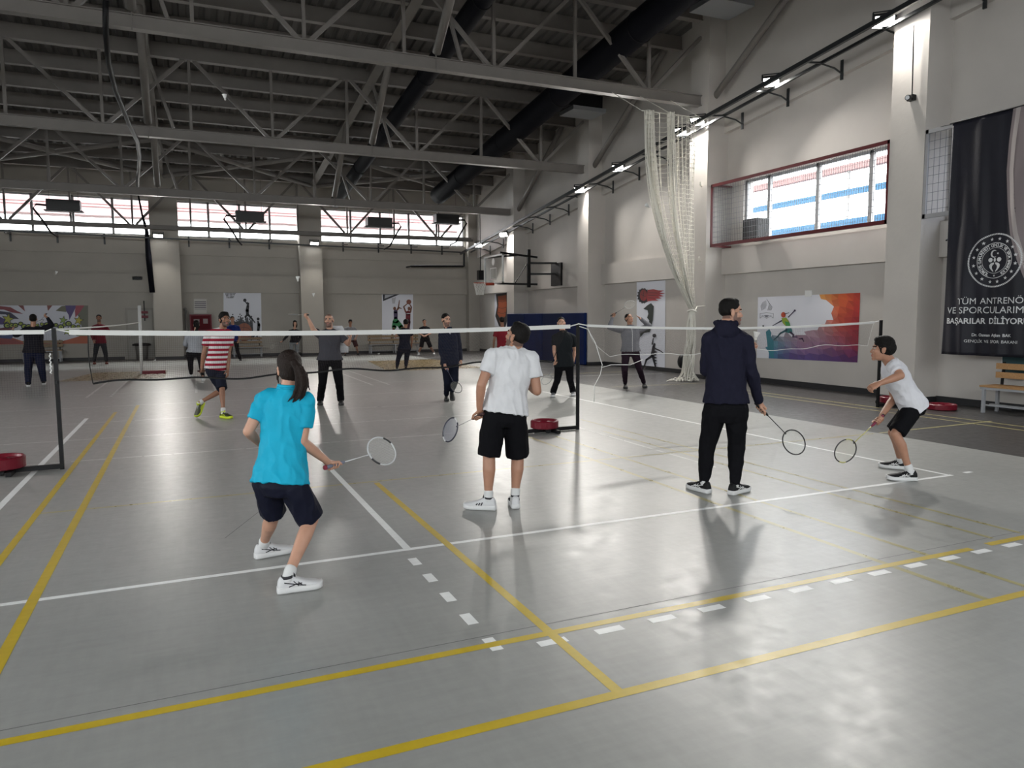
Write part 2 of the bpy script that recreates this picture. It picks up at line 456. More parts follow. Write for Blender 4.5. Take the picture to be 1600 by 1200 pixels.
def window_right(n, ya, yb, marks):
    f = MB(); x0, x1 = XW + .06, XW + .14; z0, z1 = 3.45, 5.0
    f.box((x0, ya, z0), (x1, yb, z0 + .06)); f.box((x0, ya, z1 - .06), (x1, yb, z1)); f.box((x0, ya, z0), (x1, ya + .06, z1)); f.box((x0, yb - .07, z0), (x1, yb, z1))
    for y in marks: f.box((x0, y - .045, z0), (x1, y + .045, z1))
    o = structure(f.build('window_%d' % n, M_ALU))
    g = MB(); g.box((x0 + .03, ya, z0), (x0 + .04, yb, z1)); g.build('glass', M_GLASS if n == 5 else M_FROST, o)
window_right(5, 10.06, 14.75, (11.05, 12.45, 13.95))
window_right(6, 4.02, 9.34, (5.4, 6.7, 8.0)); window_right(7, -2.0, 3.3, (-.6, .7, 2.0)); window_right(8, -7.6, -2.74, (-6.4, -5.1, -3.9))
for n, (xa, xb) in enumerate(F_WIN, 9):
    f = MB(); y0, y1 = YF - .16, YF - .08
    f.box((xa, y0, 4.4), (xb, y1, 4.47)); f.box((xa, y0, 6.33), (xb, y1, 6.4))
    for k in range(5): f.box((max(xa, xa + (xb - xa) * k / 4 - .05), y0, 4.4), (min(xb, xa + (xb - xa) * k / 4 + .05), y1, 6.4))
    o = structure(f.build('window_%d' % n, M_ALU))
    g = MB(); g.box((xa, y0 + .03, 4.4), (xb, y0 + .04, 6.4)); g.build('glass', M_GLASS, o)

for n, (ya, yb) in enumerate(L_WIN, 13):
    f = MB(); x0, x1 = XL - .2, XL - .12
    f.box((x0, ya, 3.4), (x1, yb, 3.47)); f.box((x0, ya, 5.73), (x1, yb, 5.8))
    for k in range(5): f.box((x0, max(ya, ya + (yb - ya) * k / 4 - .05), 3.4), (x1, min(yb, ya + (yb - ya) * k / 4 + .05), 5.8))
    o = structure(f.build('window_%d' % n, M_ALU))
    g = MB(); g.box((x0 + .03, ya, 3.4), (x0 + .04, yb, 5.8)); g.build('glass', M_GLASS, o)
# what stands outside the windows
M_PINK = mat('pink_facade_render', (0.27, 0.175, 0.18), .8)
M_PINK2 = mat('pink_facade_joint', (0.24, 0.115, 0.12), .8)
e = MB(); e.box((-22, 38.0, 6.25), (24, 39, 10.2)); o = structure(e.build('facade_outside', M_PINK))
e = MB()
for z in (6.62, 6.75): e.box((-22, 37.96, z), (24, 38.02, z + .035))
e.build('facade_band', M_PINK2, o)
e = MB(); e.box((-60, -60, -.5), (80, 90, -.3)); structure(e.build('ground_outside', mat('ground_outside', (.06, .058, .055), .9)))
M_BLUE = mat('blue_railing_paint', (0.03, 0.13, 0.26), .5)
r = thing('outside_railing', 'blue metal railing standing outside the red framed window', 'railing', (15.2, 12, 0))
e = MB()
for z in (3.95, 4.68): e.beam((15.2, 7, z), (15.2, 18.5, z), .1, .15)
e.build('rail', M_BLUE, r)
for y in (8.2, 10.9, 13.6, 16.3):
    e = MB(); e.box((15.17, y - .03, -.3), (15.23, y + .03, 6.2)); e.build('post', M_ALU, r)
e = MB(); e.box((15.1, 6, 5.2), (15.3, 19.5, 5.36)); structure(e.build('eaves_outside', M_PINK))

# ------------------------------------------------------------------ wire guards over the right-hand windows
def guard(name, label, ya, yb, frame_mat, dv, dh, left_return):
    t = thing(name, label, 'window guard', (XP, (ya + yb) / 2, 3.37))
    z0, z1 = 3.37, 4.93; X = XP + .03
    f = MB()
    f.box((X - .035, ya, z0), (X + .015, yb, z0 + .075)); f.box((X - .035, ya, z1 - .07), (X + .015, yb, z1))
    f.box((X - .035, ya, z0), (X + .015, ya + .05, z1)); f.box((X - .035, yb - .05, z0), (X + .015, yb, z1))
    if left_return:
        f.box((X, yb - .05, z0), (XW, yb, z0 + .045)); f.box((X, yb - .05, z1 - .045), (XW, yb, z1))
    f.build('frame', frame_mat, t)
    g = MB(); y = ya + dv
    while y < yb: g.box((X - .003, y - .0028, z0), (X + .003, y + .0028, z1)); y += dv
    z = z0 + dh
    while z < z1:
        g.box((X - .003, ya, z - .0028), (X + .003, yb, z + .0028))
        if left_return: g.box((X, yb - .028, z - .0028), (XW, yb - .022, z + .0028))
        z += dh
    if left_return:
        x = X + .06
        while x < XW: g.box((x - .0028, yb - .028, z0), (x + .0028, yb - .022, z1)); x += .06
    g.build('wire_mesh', M_WIRE, t)
guard('window_guard', 'wire mesh guard in a dark red frame over the hall window', 10.06, 15.22, M_RED, .058, .125, True)
guard('window_guard', 'grey framed wire mesh guard over the window behind the hanging banner', 4.02, 9.32, M_ALU, .105, .15, False)

# ------------------------------------------------------------------ roof steel
def chord_z(Y): return 7.10 - .102 * (Y - 15.74)
XB = [10.7 - 4.14 * k for k in range(-0, 6)]        # lower nodes
XT = [12.77 - 4.14 * k for k in range(0, 7)]        # upper nodes
def truss(Y, label, zc=None, th=.26, verts=True):
    zc = chord_z(Y) if zc is None else zc
    zt = roof_under(Y)
    t = thing('roof_truss', label, 'roof truss', (0, Y, zc), 'roof trusses across the hall')
    m = MB(); m.ibeam((XL, Y, zc), (XP + .1, Y, zc), .2, th, .02)
    m.box((XL, Y - .05, zc - th / 2 + .02), (XP + .1, Y + .05, zc + th / 2 - .02))
    m.build('bottom_chord', M_STEEL, t)
    m = MB(); m.box((XL, Y - .06, zt), (XP + .3, Y + .06, zt + .36)); m.box((XL, Y - .1, zt - .012), (XP + .3, Y + .1, zt + .012)); m.build('top_chord', M_STEEL, t)
    lo, hi = zc + th / 2, zt
    for x in XB + XT:
        if XL < x < XP: m = MB(); m.beam((x, Y, lo), (x, Y, hi), .07, .07); m.build('vertical', M_STEEL, t)
    for x in XB:
        for s in (-1, 1):
            a = Vector((x + s * .12, Y, lo)); b = Vector((x + s * 1.95, Y, hi))
            if b.x < XL: continue
            if b.x > XP: f_ = (XP - a.x) / (b.x - a.x); b = a.lerp(b, f_)
            m = MB(); m.beam(a, b, .085, .085); m.build('diagonal', M_STEEL, t)
    return t
TY = [9.7, 15.74, 21.78, 27.82]
TL = {9.7: 'cream steel lattice truss high above the players, nearest the camera', 15.74: 'deep cream steel roof truss ending beside the white safety net',
      21.78: 'cream steel roof truss second in depth, between two others', 27.82: 'cream steel roof truss just in front of the back windows'}
for y in TY: truss(y, TL[y])
truss(32.35, 'slim cream steel truss standing against the back wall windows', 5.2, .17)
n = 0
for k in range(-8, 8):
    Y = 21.78 + 1.51 * k
    if any(abs(Y - t) < .4 for t in TY) or Y > 33: continue
    zt = roof_under(Y)
    m = MB(); m.box((XL, Y - .045, zt), (XW, Y + .045, zt + .36)); m.box((XL, Y - .085, zt - .01), (XW, Y + .085, zt + .012))
    tag(m.build('roof_purlin', M_STEEL), 'cream steel purlin running across under the ribbed roof sheet', 'purlin', 'purlins under the roof sheet')
def girder(X, label):
    t = thing('roof_girder', label, 'roof girder', (X, 20, 8.6))
    m = MB(); m.ibeam((X, YF, roof_under(YF) + .14), (X, YB, roof_under(YB) + .14), .26, .36, .025); m.build('rafter', M_STEEL, t)
    for Y in TY:
        z0 = chord_z(Y) + .16; L = 2.55
        a = Vector((X, Y - .12, z0 + .05)); b = Vector((X, Y - .12 - L, roof_under(Y - L) + .02))
        m = MB(); m.tube([a, b], .095, 12); m.build('tube_brace', M_STEEL, t, True)
        m = MB(); m.beam(a + Vector((0, .04, .02)), (X, Y - .11, chord_z(Y) - .17), .03, .02); m.build('tie_rod', M_STEEL, t)
        m = MB(); m.beam((X + .6, Y, z0), (X + .05, Y - .05, roof_under(Y)), .07, .07); m.build('knee_brace', M_STEEL, t)
girder(5.18, 'cream steel girder sloping down to the back wall, beside the black air duct')
girder(-0.68, 'cream steel girder sloping down to the back wall, beside the hanging cable')
girder(-7.1, 'cream steel girder sloping down to the back wall, furthest left')
t = thing('roof_girder', 'cream steel tube braces along the top of the right wall', 'roof girder', (12.5, 20, 8.6))
for Y in TY:
    m = MB(); m.tube([(12.5, Y - .2, chord_z(Y)), (12.5, Y - 4.2, chord_z(Y) + 2.55)], .085, 12); m.build('tube_brace', M_STEEL, t, True)
def xb(a, b, label):
    za, zb = roof_under(a[1]) - .14, roof_under(b[1]) - .14
    m = MB(); m.tube([(a[0], a[1], za), (b[0], b[1], zb)], .085, 12)
    tag(m.build('roof_brace', M_STEEL, None, True), label, 'roof brace', 'crossed tubes under the roof by the back wall')
for (x0, x1) in ((-6.95, -.8), (-.55, 5.05), (5.3, 12.1)):
    for A, B in (((x0, 27.95), (x1, 32.2)), ((x0, 32.2), (x1, 27.95))):
        xb(A, B, 'cream diagonal tube of the crossed bracing under the roof near the back wall')

# ------------------------------------------------------------------ air ducts
M_DUCT = mat('dark_fabric_duct', (0.003, 0.0035, 0.007), .7, spec=.12)
def duct(X, r, zc, y0, y1, label):
    m = MB(); pts = []; rad = []
    y = y0
    while y <= y1 + .01:
        pts.append((X, y, zc - SL * y)); rad.append(r); y += .5
    t = tag(m.tube(pts, rad, 24).build('air_duct', M_DUCT, None, True), label, 'air duct')
    y = y0 + 1
    while y < y1: m = MB(); m.tube([(X + (r + .006) * math.cos(a), y + .0, zc - SL * y + (r + .006) * math.sin(a)) for a in [2 * PI * k / 24 for k in range(24)]], .012, 5, closed=True); m.build('seam_band', M_BLACK, t); y += 4.0
    return t
duct(6.0, .23, 9.94, -2, 32.2, 'long dark round air duct over the middle of the hall')
duct(9.95, .36, 9.95, -2, 30.2, 'thicker dark round air duct nearer the right wall')
M_BOXL = mat('galvanised_sheet', (0.45, 0.47, 0.50), .35, metal=.7)
def unit(x, y, z, label):
    t = thing('fan_unit', label, 'fan unit', (x, y, z))
    m = MB(); m.box((x - .55, y - .45, z), (x + .6, y + .45, z + .12)); m.build('outlet_panel', M_BOXL, t)
    m = MB(); m.box((x - 1.0, y - .4, z + .12), (x + .5, y + .4, z + .5)); m.build('casing', M_BLACK, t)
    m = MB(); m.tube([(x - 1.22, y, z + .35), (x - .95, y, z + .33)], .25, 16); m.build('duct_collar', M_DUCT, t, True)
    m = MB()
    for dx in (-.7, .4): m.box((x + dx - .01, y - .01, z + .5), (x + dx + .01, y + .01, roof_under(y) + .01))
    m.build('hanger_rod', M_STEEL, t)
unit(11.55, 20.6, 7.9, 'dark ceiling fan unit with pale outlet beside the second duct')
unit(11.7, 14.3, 8.75, 'dark ceiling fan unit with pale outlet high above the safety net')
# ------------------------------------------------------------------ lamp rail along the walls
M_RAIL = mat('dark_rail_steel', (0.03, 0.033, 0.035), .35, metal=.3)
def r2z(y): return 8.08 - .1075 * y
def r1z(y): return 8.03 - .1085 * y
t = thing('lamp_rail', 'dark double steel rail sloping along the right wall under the lamps', 'rail', (12, 20, 6))
m = MB(); m.beam((12.2, 2, r2z(2)), (12.2, 32.2, r2z(32.2)), .05, .06); m.build('inner_rail', M_RAIL, t)
m = MB(); m.beam((11.7, 2, r1z(2)), (11.7, 32.2, r1z(32.2)), .07, .09); m.build('outer_rail', M_RAIL, t)
for k in range(19):
    y = 4.2 + 1.5 * k
    m = MB(); m.beam((11.7, y, r1z(y)), (12.2, y + .02, r2z(y)), .035, .035); m.build('cross_bar', M_RAIL, t)
    near = any(p - .05 < y < p + .77 for p in PIL)
    xw = XP if near else 12.77
    m = MB(); m.box((xw - .03, y - .03, r2z(y) - .28), (xw + .005, y + .03, r2z(y) + .12))
    m.tube([(12.2, y, r2z(y) - .03), (12.2 + (xw - 12.2) * .6, y, r2z(y) - .07), (xw, y, r2z(y) - .16)], .02, 6); m.build('bracket', M_RAIL, t)
t = thing('lamp_rail', 'dark steel rail running along the back wall below the windows', 'rail', (3, 32.2, 4.9))
m = MB(); m.beam((XL, 32.2, 4.93), (11.7, 32.2, 4.60), .05, .055); m.build('inner_rail', M_RAIL, t)
for px in (18, 91, 164, 295, 358, 420, 481, 535, 590, 641, 689):
    p = at(px, 380, YB)
    m = MB(); m.box((p.x - .03, YB - .15, 4.55), (p.x + .03, YB - .09, 4.98)); m.beam((p.x, YB - .1, 4.86), (p.x, 32.2, 4.78), .04, .04); m.build('bracket', M_RAIL, t)
M_LED = mat('lit_lamp_face', (1, 1, 1), .3, emit=(1.0, .97, .92), estr=14)
def flood(p, nrm, label, power, spot=True):
    """small LED floodlight: housing, bracket, lit face and its own light"""
    t = thing('flood_light', label, 'flood light', p, 'lamps on the wall rails')
    nrm = Vector(nrm).normalized(); p = Vector(p); up = Vector((0, 0, 1)); r = nrm.cross(up).normalized(); u = r.cross(nrm)
    m = MB(); m.beam(p, p + nrm * .06, .36, .24, u); m.build('housing', M_BLACK, t)
    m = MB(); m.beam(p + nrm * .06, p + nrm * .068, .32, .20, u); m.build('lit_face', M_LED, t)
    m = MB(); m.beam(p - r * .19 - nrm * .02, p - r * .19 + Vector((0, 0, .14)), .02, .03); m.beam(p + r * .19 - nrm * .02, p + r * .19 + Vector((0, 0, .14)), .02, .03)
    m.beam(p - r * .20 + Vector((0, 0, .14)), p + r * .20 + Vector((0, 0, .14)), .03, .02); m.build('bracket', M_RAIL, t)
    l = bpy.data.lights.new('flood_glow', 'AREA'); l.shape = 'RECTANGLE'; l.size = .32; l.size_y = .20; l.energy = power; l.color = (1, .96, .9); l.spread = math.radians(135)
    lo = bpy.data.objects.new('flood_glow', l); COL.objects.link(lo)
    lo.matrix_world = Matrix.Translation(p + nrm * .075) @ nrm.to_track_quat('-Z', 'Y').to_matrix().to_4x4()
    put_under(lo, t)
LAMP = 75
where = ['first lamp on the right wall rail, above the pillar with the camera', 'second lamp on the right wall rail, above the red framed window',
         'third lamp on the right wall rail, beside the safety net top', 'lamp glowing through the white safety net', 'lamp on the right wall rail just beyond the safety net',
         'on the right wall rail, above the pillar by the blue mat', 'lamp on the right wall rail above the basketball backboard', 'last lamp on the right wall rail, nearest the back corner']
for (px, py), s in zip([(1382, 30), (1205, 126), (1090, 188), (1063, 204), (966, 261), (906, 295), (787, 365), (748, 382)], where):
    p = atX(px, py, 12.1)
    flood(p, (-.48, -.48, -.73), 'bright white floodlight, ' + s, LAMP)
for (px, py), s in (((247, 368), 'on the back wall pillar by the hanging hose'), ((491, 380), 'on the back wall pillar between two windows')):
    p = at(px, py, 32.3)
    flood(p, (0, -.7, -.71), 'bright white floodlight ' + s, LAMP)

# ------------------------------------------------------------------ heaters, cables, camera
def heater(p, label, s=1):
    t = thing('heater', label, 'heater', p); x, y, z = p
    m = MB(); m.box((x - .52, y - .25, z - .16), (x + .52, y + .25, z + .2)); m.box((x - .6, y - .2, z - .2), (x + .6, y + .2, z - .16)); m.build('casing', mat('charcoal_casing', (.035, .036, .038), .5), t)
    m = MB(); m.tube([(x - s * .52, y, z), (x - s * .85, y, z + .02), (x - s * .95, y, z - .12), (x - s * .7, y, z - .5), (x - s * .45, y, z - .95), (x - s * .3, y + .4, z - 1.05)], .035, 8); m.build('hose', M_BLACK, t, True)
    m = MB()
    for dx in (-.45, .45): m.box((x + dx - .008, y - .008, z + .2), (x + dx + .008, y + .008, roof_under(y) + .02))
    m.build('hanger_rod', M_STEEL, t)
for p, s, lb in ((at(100, 322, 30.84), 1, 'grey heater box hanging before the leftmost window'), (at(390, 339, 30.84), 1, 'grey heater box hanging before the middle window'),
                 (at(592, 348, 30.84), -1, 'black heater box hanging before the window right of the pillar'), (at(697, 343, 30.84), -1, 'black heater box hanging nearest the back corner')):
    heater(p, lb, s)
m = MB(); m.tube([at(165, 0, 15.0), at(165, 45, 15.2), at(169, 95, 16.5), at(180, 140, 18), at(200, 190, 20), at(215, 222, 21.9), at(218, 245, 24), at(215, 290, 26.5)], .05, 8)
tag(m.build('hanging_cable', M_BLACK, None, True), 'thick black cable drooping from the roof beside the girder', 'cable')
m = MB(); m.tube([at(216, 305, 32.0), at(222, 335, 32.2), at(229, 360, 32.4), at(232, 400, 32.55), at(238, 457, 32.55)], [.03, .035, .07, .11, .10], 10)
tag(m.build('fabric_hose', M_DUCT, None, True), 'black fabric hose hanging down beside the back wall pillar', 'hose')
m = MB(); a = at(725, 392, 32.6); b = at(725, 416, 32.6); c = at(642, 416, 32.6)
m.tube([a, b, b.lerp(c, .02), c], .05, 8); m.beam(c, c + Vector((0, .7, 0)), .06, .06)
tag(m.build('wall_pipe', M_BLACK, None), 'bent black pipe on the back wall under the rail', 'pipe')
t = thing('hanging_camera', 'small black camera hanging by a cable on the near wall pillar', 'camera', atX(1422, 154, 12.15))
m = MB(); m.tube([atX(1428, 40, 12.2), atX(1425, 148, 12.2)], .012, 6); m.build('cable', M_BLACK, t)
p = atX(1421, 154, 12.15); m = MB(); m.tube([p + Vector((-.11, -.05, -.01)), p + Vector((.08, .03, .03))], .05, 14); m.box((p.x + .02, p.y - .05, p.z - .03), (p.x + .11, p.y + .07, p.z + .07)); m.build('body', M_BLACK, t)
m = MB(); m.tube([p + Vector((-.13, -.06, -.013)), p + Vector((-.10, -.045, -.008))], .036, 14); m.build('lens', mat('lens_glass', (.01, .01, .012), .1), t)

# ------------------------------------------------------------------ safety net bundled against the pillar
M_CORD = mat('off_white_net_cord', (0.66, 0.64, 0.58), .8)
t = thing('safety_net', 'tall white safety net gathered and tied against the wall pillar', 'safety net', (11.5, 15.0, 0))
rn = random.Random(3)
tops = []
for k in range(20): tops.append((10.16 + .014 * k, 15.0 + .16 * ((k % 4) / 3.0 - .5)))
for k in range(4): tops.append((10.47 + .07 * k, 15.05 + .1 * (k % 2)))
for k in range(14): tops.append((10.78 + .012 * k, 14.95 + .15 * ((k % 4) / 3.0 - .5)))
for k in range(9): tops.append((11.0 + .045 * k, 15.0 + .14 * ((k % 3) / 2.0)))
for k in range(6): tops.append((11.44 + .075 * k, 15.1 + .02 * k))
tops = [(x * .937, y - .85) for x, y in tops]
ZT, ZK = 6.18, 1.82; NV = 44
def netpt(i, v):
    x, y = tops[i]; g = 1 - v ** 2.3
    xk = 11.68 + .10 * (i / len(tops) - .5); yk = 15.15 + .05 * math.sin(i * 2.1)
    sag = -.05 * math.sin(v * 40 + i) * .15
    return Vector((xk + (x - xk) * g, yk + (y - yk) * g + .03 * math.sin(i * 1.3 + v * 9), ZT - (ZT - ZK) * v + sag + (.03 if i % 2 else 0) * (1 - v)))
m = MB()
for i in range(len(tops)): m.tube([netpt(i, k / 30) for k in range(31)], .012 if i < 20 or 24 <= i < 38 else .0075, 4, False)
m.build('vertical_cords', M_CORD, t)
m = MB()
for k in range(NV + 1):
    v = k / NV
    pts = []
    for i in range(len(tops)):
        p = netpt(i, v)
        if i: pts.append(pts_last.lerp(p, .5) + Vector((0, 0, -.02 if tops[i][0] - tops[i - 1][0] > .03 else 0)))
        pts.append(p); pts_last = p
    m.tube(pts, .0065, 3, False)
m.build('cross_cords', M_CORD, t)
m = MB()          # the tied lower part, hanging down to the floor
for i in range(46):
    a = i * 2.399; rr = .13 * math.sqrt((i + .5) / 46); pts = []
    for k in range(17):
        v = k / 16; sp = .55 + .75 * math.sin(min(1, v * 1.25) * PI / 2) + (1.2 * max(0, v - .86) / .14)
        aa = a + .9 * math.sin(v * 5 + i)
        pts.append((11.68 - .12 * v + rr * sp * math.cos(aa), 15.15 - .03 * v + rr * sp * math.sin(aa) * .8, max(.02, ZK * (1 - v))))
    m.tube(pts, .012, 4, False)
for i in range(26):
    a = rn.random() * 6.28; q = Vector((11.5 + .33 * math.cos(a) * rn.random() ** .5 - .05, 15.05 + .2 * math.sin(a) * rn.random(), .02)); q2 = q + Vector((rn.uniform(-.3, .3), rn.uniform(-.15, .15), 0))
    m.tube([q, q.lerp(q2, .5) + Vector((0, 0, .09 * rn.random())), q2], .011, 4, False)
m.build('gathered_tail', M_CORD, t)
m = MB(); m.tube([(11.68 + .1 * math.cos(a), 15.15 + .09 * math.sin(a), ZK - .05 + .02 * math.sin(2 * a)) for a in [2 * PI * k / 20 for k in range(20)]], .022, 8, closed=True); m.tube([(11.75, 15.1, ZK - .03), (11.95, 15.3, ZK + .06), (12.26, 15.36, ZK + .08)], .01, 6); m.build('tie_cord', M_CORD, t)
m = MB(); m.tube([(9.48, 14.2, 6.2), (11.15, 14.25, 6.22)], .012, 6); m.tube([(9.48, 14.2, 6.2), (9.6, 15.65, 7.0)], .008, 6); m.tube([(11.15, 14.25, 6.22), (11.3, 15.65, 7.0)], .008, 6); m.tube([(10.3, 14.22, 6.21), (10.4, 15.65, 7.0)], .008, 6); m.build('head_rope', M_CORD, t)
for z, y in ((4.95, 15.39), (3.05, 15.39)):
    m = MB(); m.tube([(12.26, 15.6, z), (12.13, 15.5, z + .02), (12.12, 15.47, z + .1)], .018, 6); tag(m.build('wall_hook', M_CORD), 'small hook on the pillar behind the safety net, %s one' % ('upper' if z > 4 else 'lower'), 'hook')

# ------------------------------------------------------------------ badminton posts, weights and nets
M_WTAPE = mat('white_net_tape', (0.72, 0.72, 0.70), .7)
M_WT = mat('dark_red_weight', (0.14, 0.008, 0.018), .35, spec=.25)
M_NETF = mat('dark_net_thread', (0.05, 0.035, 0.035), .8)
M_WPAINT = mat('white_post_paint', (0.70, 0.70, 0.69), .4)
def weight(o, c, r, h, z):
    m = MB(); n = 36
    prof = [(.05, z), (r * .9, z), (r, z + .012), (r, z + h - .014), (r * .93, z + h), (r * .86, z + h - .006), (r * .80, z + h - .03), (.07, z + h - .03), (.05, z + h - .01)]
    m.loft([[(c[0] + a * math.cos(2 * PI * j / n), c[1] + a * math.sin(2 * PI * j / n), b) for j in range(n)] for a, b in prof], closed=True)
    return m.build('weight_disc', M_WT, o)
def post(X, Y, dx, label, wlabel, r=.19, h=.115, tz=1.55):
    t = thing('net_post', label, 'net post', (X, Y, 0), 'black net posts')
    m = MB(); m.box((X - .02, Y - .02, 0), (X + .02, Y + .02, tz)); m.build('upright', M_BLACK, t)
    m = MB(); m.beam((X, Y, .035), (X + dx * .9, Y - .05, .035), .045, .05); m.beam((X + dx * .45, Y - .28, .03), (X + dx * .45, Y + .22, .03), .05, .045); m.build('base_arm', M_BLACK, t)
    m = MB()
    for s in (-1, 1): m.disc((X + dx * .55, Y + .05 + s * .2, .05), .045, .04, 16, (0, 1, 0))
    m.build('wheel', M_BLACK, t)
    m = MB(); m.tube([(X, Y - .02, tz - .6), (X, Y - .045, tz - .6), (X, Y - .045, tz - .57)], .006, 6); m.build('hook', M_RAIL, t)
    wt = thing('weight_disc', wlabel, 'weight', (X + dx * .55, Y - .02, .06)); weight(wt, (X + dx * .55, Y - .02), r, h, .062); return t
post(-1.31, 9.29, -1, 'black net post standing beside the white sideline on the left', 'red weight disc on the base of the left net post', .22, .13)
post(5.17, 9.32, -1, 'black net post between the two courts', 'dark red weight disc on the base of the middle net post', .20)
post(11.26, 9.27, .6, 'black net post behind the crouching player in white', 'red weight disc on the post base behind the crouching player', .20)
wt = thing('weight_disc', 'loose red weight disc lying on the dark floor by the wall pillar', 'weight', (11.95, 8.55, 0)); weight(wt, (11.95, 8.55), .235, .10, .002)
t = thing('net_post', 'white net post standing far back on a red base', 'net post', (-1.25, 24.45, 0))
m = MB(); m.tube([(-1.27, 24.45, 0), (-1.24, 24.45, 2.03)], .045, 12); m.build('upright', M_WPAINT, t, True)
m = MB(); m.box((-1.25, 24.3, 0), (-.62, 24.7, .09)); m.build('base', M_WT, t)

def bad_net(x0, x1, bl, br, sag, label, tape_r=.03):
    Y = 9.3; t = thing('badminton_net', label, 'badminton net', ((x0 + x1) / 2, Y, 1.5), 'badminton nets')
    def top(u): return 1.53 - sag * 4 * u * (1 - u)
    N = 40
    m = MB(); pts0 = []; pts1 = []
    for k in range(N + 1):
        u = k / N; x = x0 + .12 + (x1 - x0 - .24) * u
        pts0.append((x, top(u)))
    rings = [[(x, Y - .012, z), (x, Y + .012, z), (x, Y + .012, z - 2 * tape_r), (x, Y - .012, z - 2 * tape_r)] for x, z in pts0]
    m.loft(rings); m.build('top_tape', M_WTAPE, t)
    m = MB(); m.tube([(x0 - .03, Y, 1.54), (x0 + .13, Y, top(0) - tape_r)], .008, 6); m.tube([(x1 + .03, Y, 1.54), (x1 - .13, Y, top(1) - tape_r)], .008, 6); m.build('cord', M_WTAPE, t)
    xl, zl = bl; xr, zr = br
    def P(u, v):
        xs0 = x0 + (.30 if x0 < 0 else .12); xa = xs0 + (x1 - .12 - xs0) * u; xb_ = xl + (xr - xl) * u
        za = top(u) - tape_r; zb = zl + (zr - zl) * u + .02 * math.sin(u * 17) + .012 * math.sin(u * 41)
        g = v ** .8 - (.9 if x0 < 0 else .3) * math.sin(v * PI) * max(0, 1 - u * 5)
        return Vector((xa + (xb_ - xa) * g, Y + .03 * math.sin(u * 9) * v, za + (zb - za) * v))
    m = MB(); nu = int((x1 - x0) / .024); nv = 25
    for i in range(nu + 1): m.tube([P(i / nu, v) for v in (0, .35, .7, 1)], .0007, 3, False)
    for j in range(1, nv): m.tube([P(i / 60, j / nv) for i in range(61)], .0007, 3, False)
    m.build('mesh', M_NETF, t)
    for e in (0, 1): m = MB(); m.tube([P(e, v / 6) for v in range(7)], .006 if x0 < 0 else .003, 5, False); m.build('side_cord', M_BLACK if x0 < 0 else M_WTAPE, t)
    m = MB(); m.tube([P(i / 80, 1) for i in range(81)], .011 if x0 < 0 else .004, 6); m.build('bottom_cord', M_BLACK if x0 < 0 else M_WTAPE, t)
    return t
bad_net(-1.29, 5.15, (-.97, .93), (4.75, 1.02), .045, 'badminton net with white tape stretched across the near court', .028)
bad_net(5.19, 11.24, (5.7, 1.05), (11.0, 1.12), .07, 'badminton net across the court by the right wall', .018)
m = MB(); m.tube([at(905, 510, 9.3), at(918, 514, 9.28), at(930, 535, 9.26), at(941, 570, 9.22), at(938, 585, 9.2), at(929, 602, 9.18), at(928, 628, 9.2)], .006, 6)
m.tube([at(941, 574, 9.22), at(955, 570, 9.2), at(985, 570, 9.2), at(1004, 562, 9.22)], .005, 6)
tag(m.build('loose_cord', M_WTAPE, None, True), 'loose white cord dangling from the middle net post', 'cord')
m = MB(); m.tube([(-1.31, 9.33, 1.53)] + [(-1.31 + .06 * k / 10, 9.33 + 15.1 * k / 10, 1.53 - .1 * math.sin(PI * k / 10) * .2) for k in range(1, 11)], .012, 6)
tag(m.build('boundary_cord', M_WTAPE, None, True), 'white cord stretched from the left post to the far white post', 'cord')
m = MB()
rings = [[(x, 9.288, 1.53), (x, 9.312, 1.53), (x, 9.312, 1.485), (x, 9.288, 1.485)] for x in [-7.6 + .2 * k for k in range(32)]]
t = thing('badminton_net', 'badminton net leading off to the left of the picture', 'badminton net', (-4, 9.3, 1.5), 'badminton nets')
m.loft(rings); m.build('top_tape', M_WTAPE, t)
m = MB()
for i in range(262): m.box((-7.6 + .024 * i - .0004, 9.2997, .80), (-7.6 + .024 * i + .0004, 9.3005, 1.49))
for j in range(28): m.box((-7.6, 9.2995, .80 + .0246 * j), (-1.4, 9.3005, .8008 + .0246 * j))
m.build('mesh', M_NETF, t)
m = MB(); m.tube([(-1.4, 9.3, 1.51), (-1.33, 9.3, 1.54)], .006, 6); m.build('cord', M_WTAPE, t)
m = MB(); m.tube([(-1.355 + .008 * math.sin(k * 2.3), 9.262 + .006 * math.cos(k * 1.7), 1.28 - .016 * k) for k in range(15)], .007, 6)
tag(m.build('cord_bundle', M_WTAPE, None, True), 'white cord bundle hanging beside the left net post', 'cord')

# ------------------------------------------------------------------ blue wall mats
M_MAT = [mat('blue_gym_mat', (0.003, 0.013, 0.075), .5, var=.15, vscale=2, spec=.12), mat('blue_gym_mat_dark', (0.003, 0.011, 0.055), .5, spec=.12)]
ys = [21.43, 23.0, 24.6, 26.2, 27.9]
for k in range(4):
    m = MB(); m.box((12.13, ys[k] + .01, .02), (12.24, ys[k + 1] - .01, 1.76)); o = m.build('gym_mat', M_MAT[k % 2])
    bv = o.modifiers.new('b', 'BEVEL'); bv.width = .02; bv.segments = 2
    tag(o, ('blue gym mat standing on the wall beside the jumping poster', 'blue gym mat second from the wall pillar', 'blue gym mat third from the wall pillar', 'blue gym mat nearest the back corner')[k], 'gym mat', 'blue mats along the right wall')

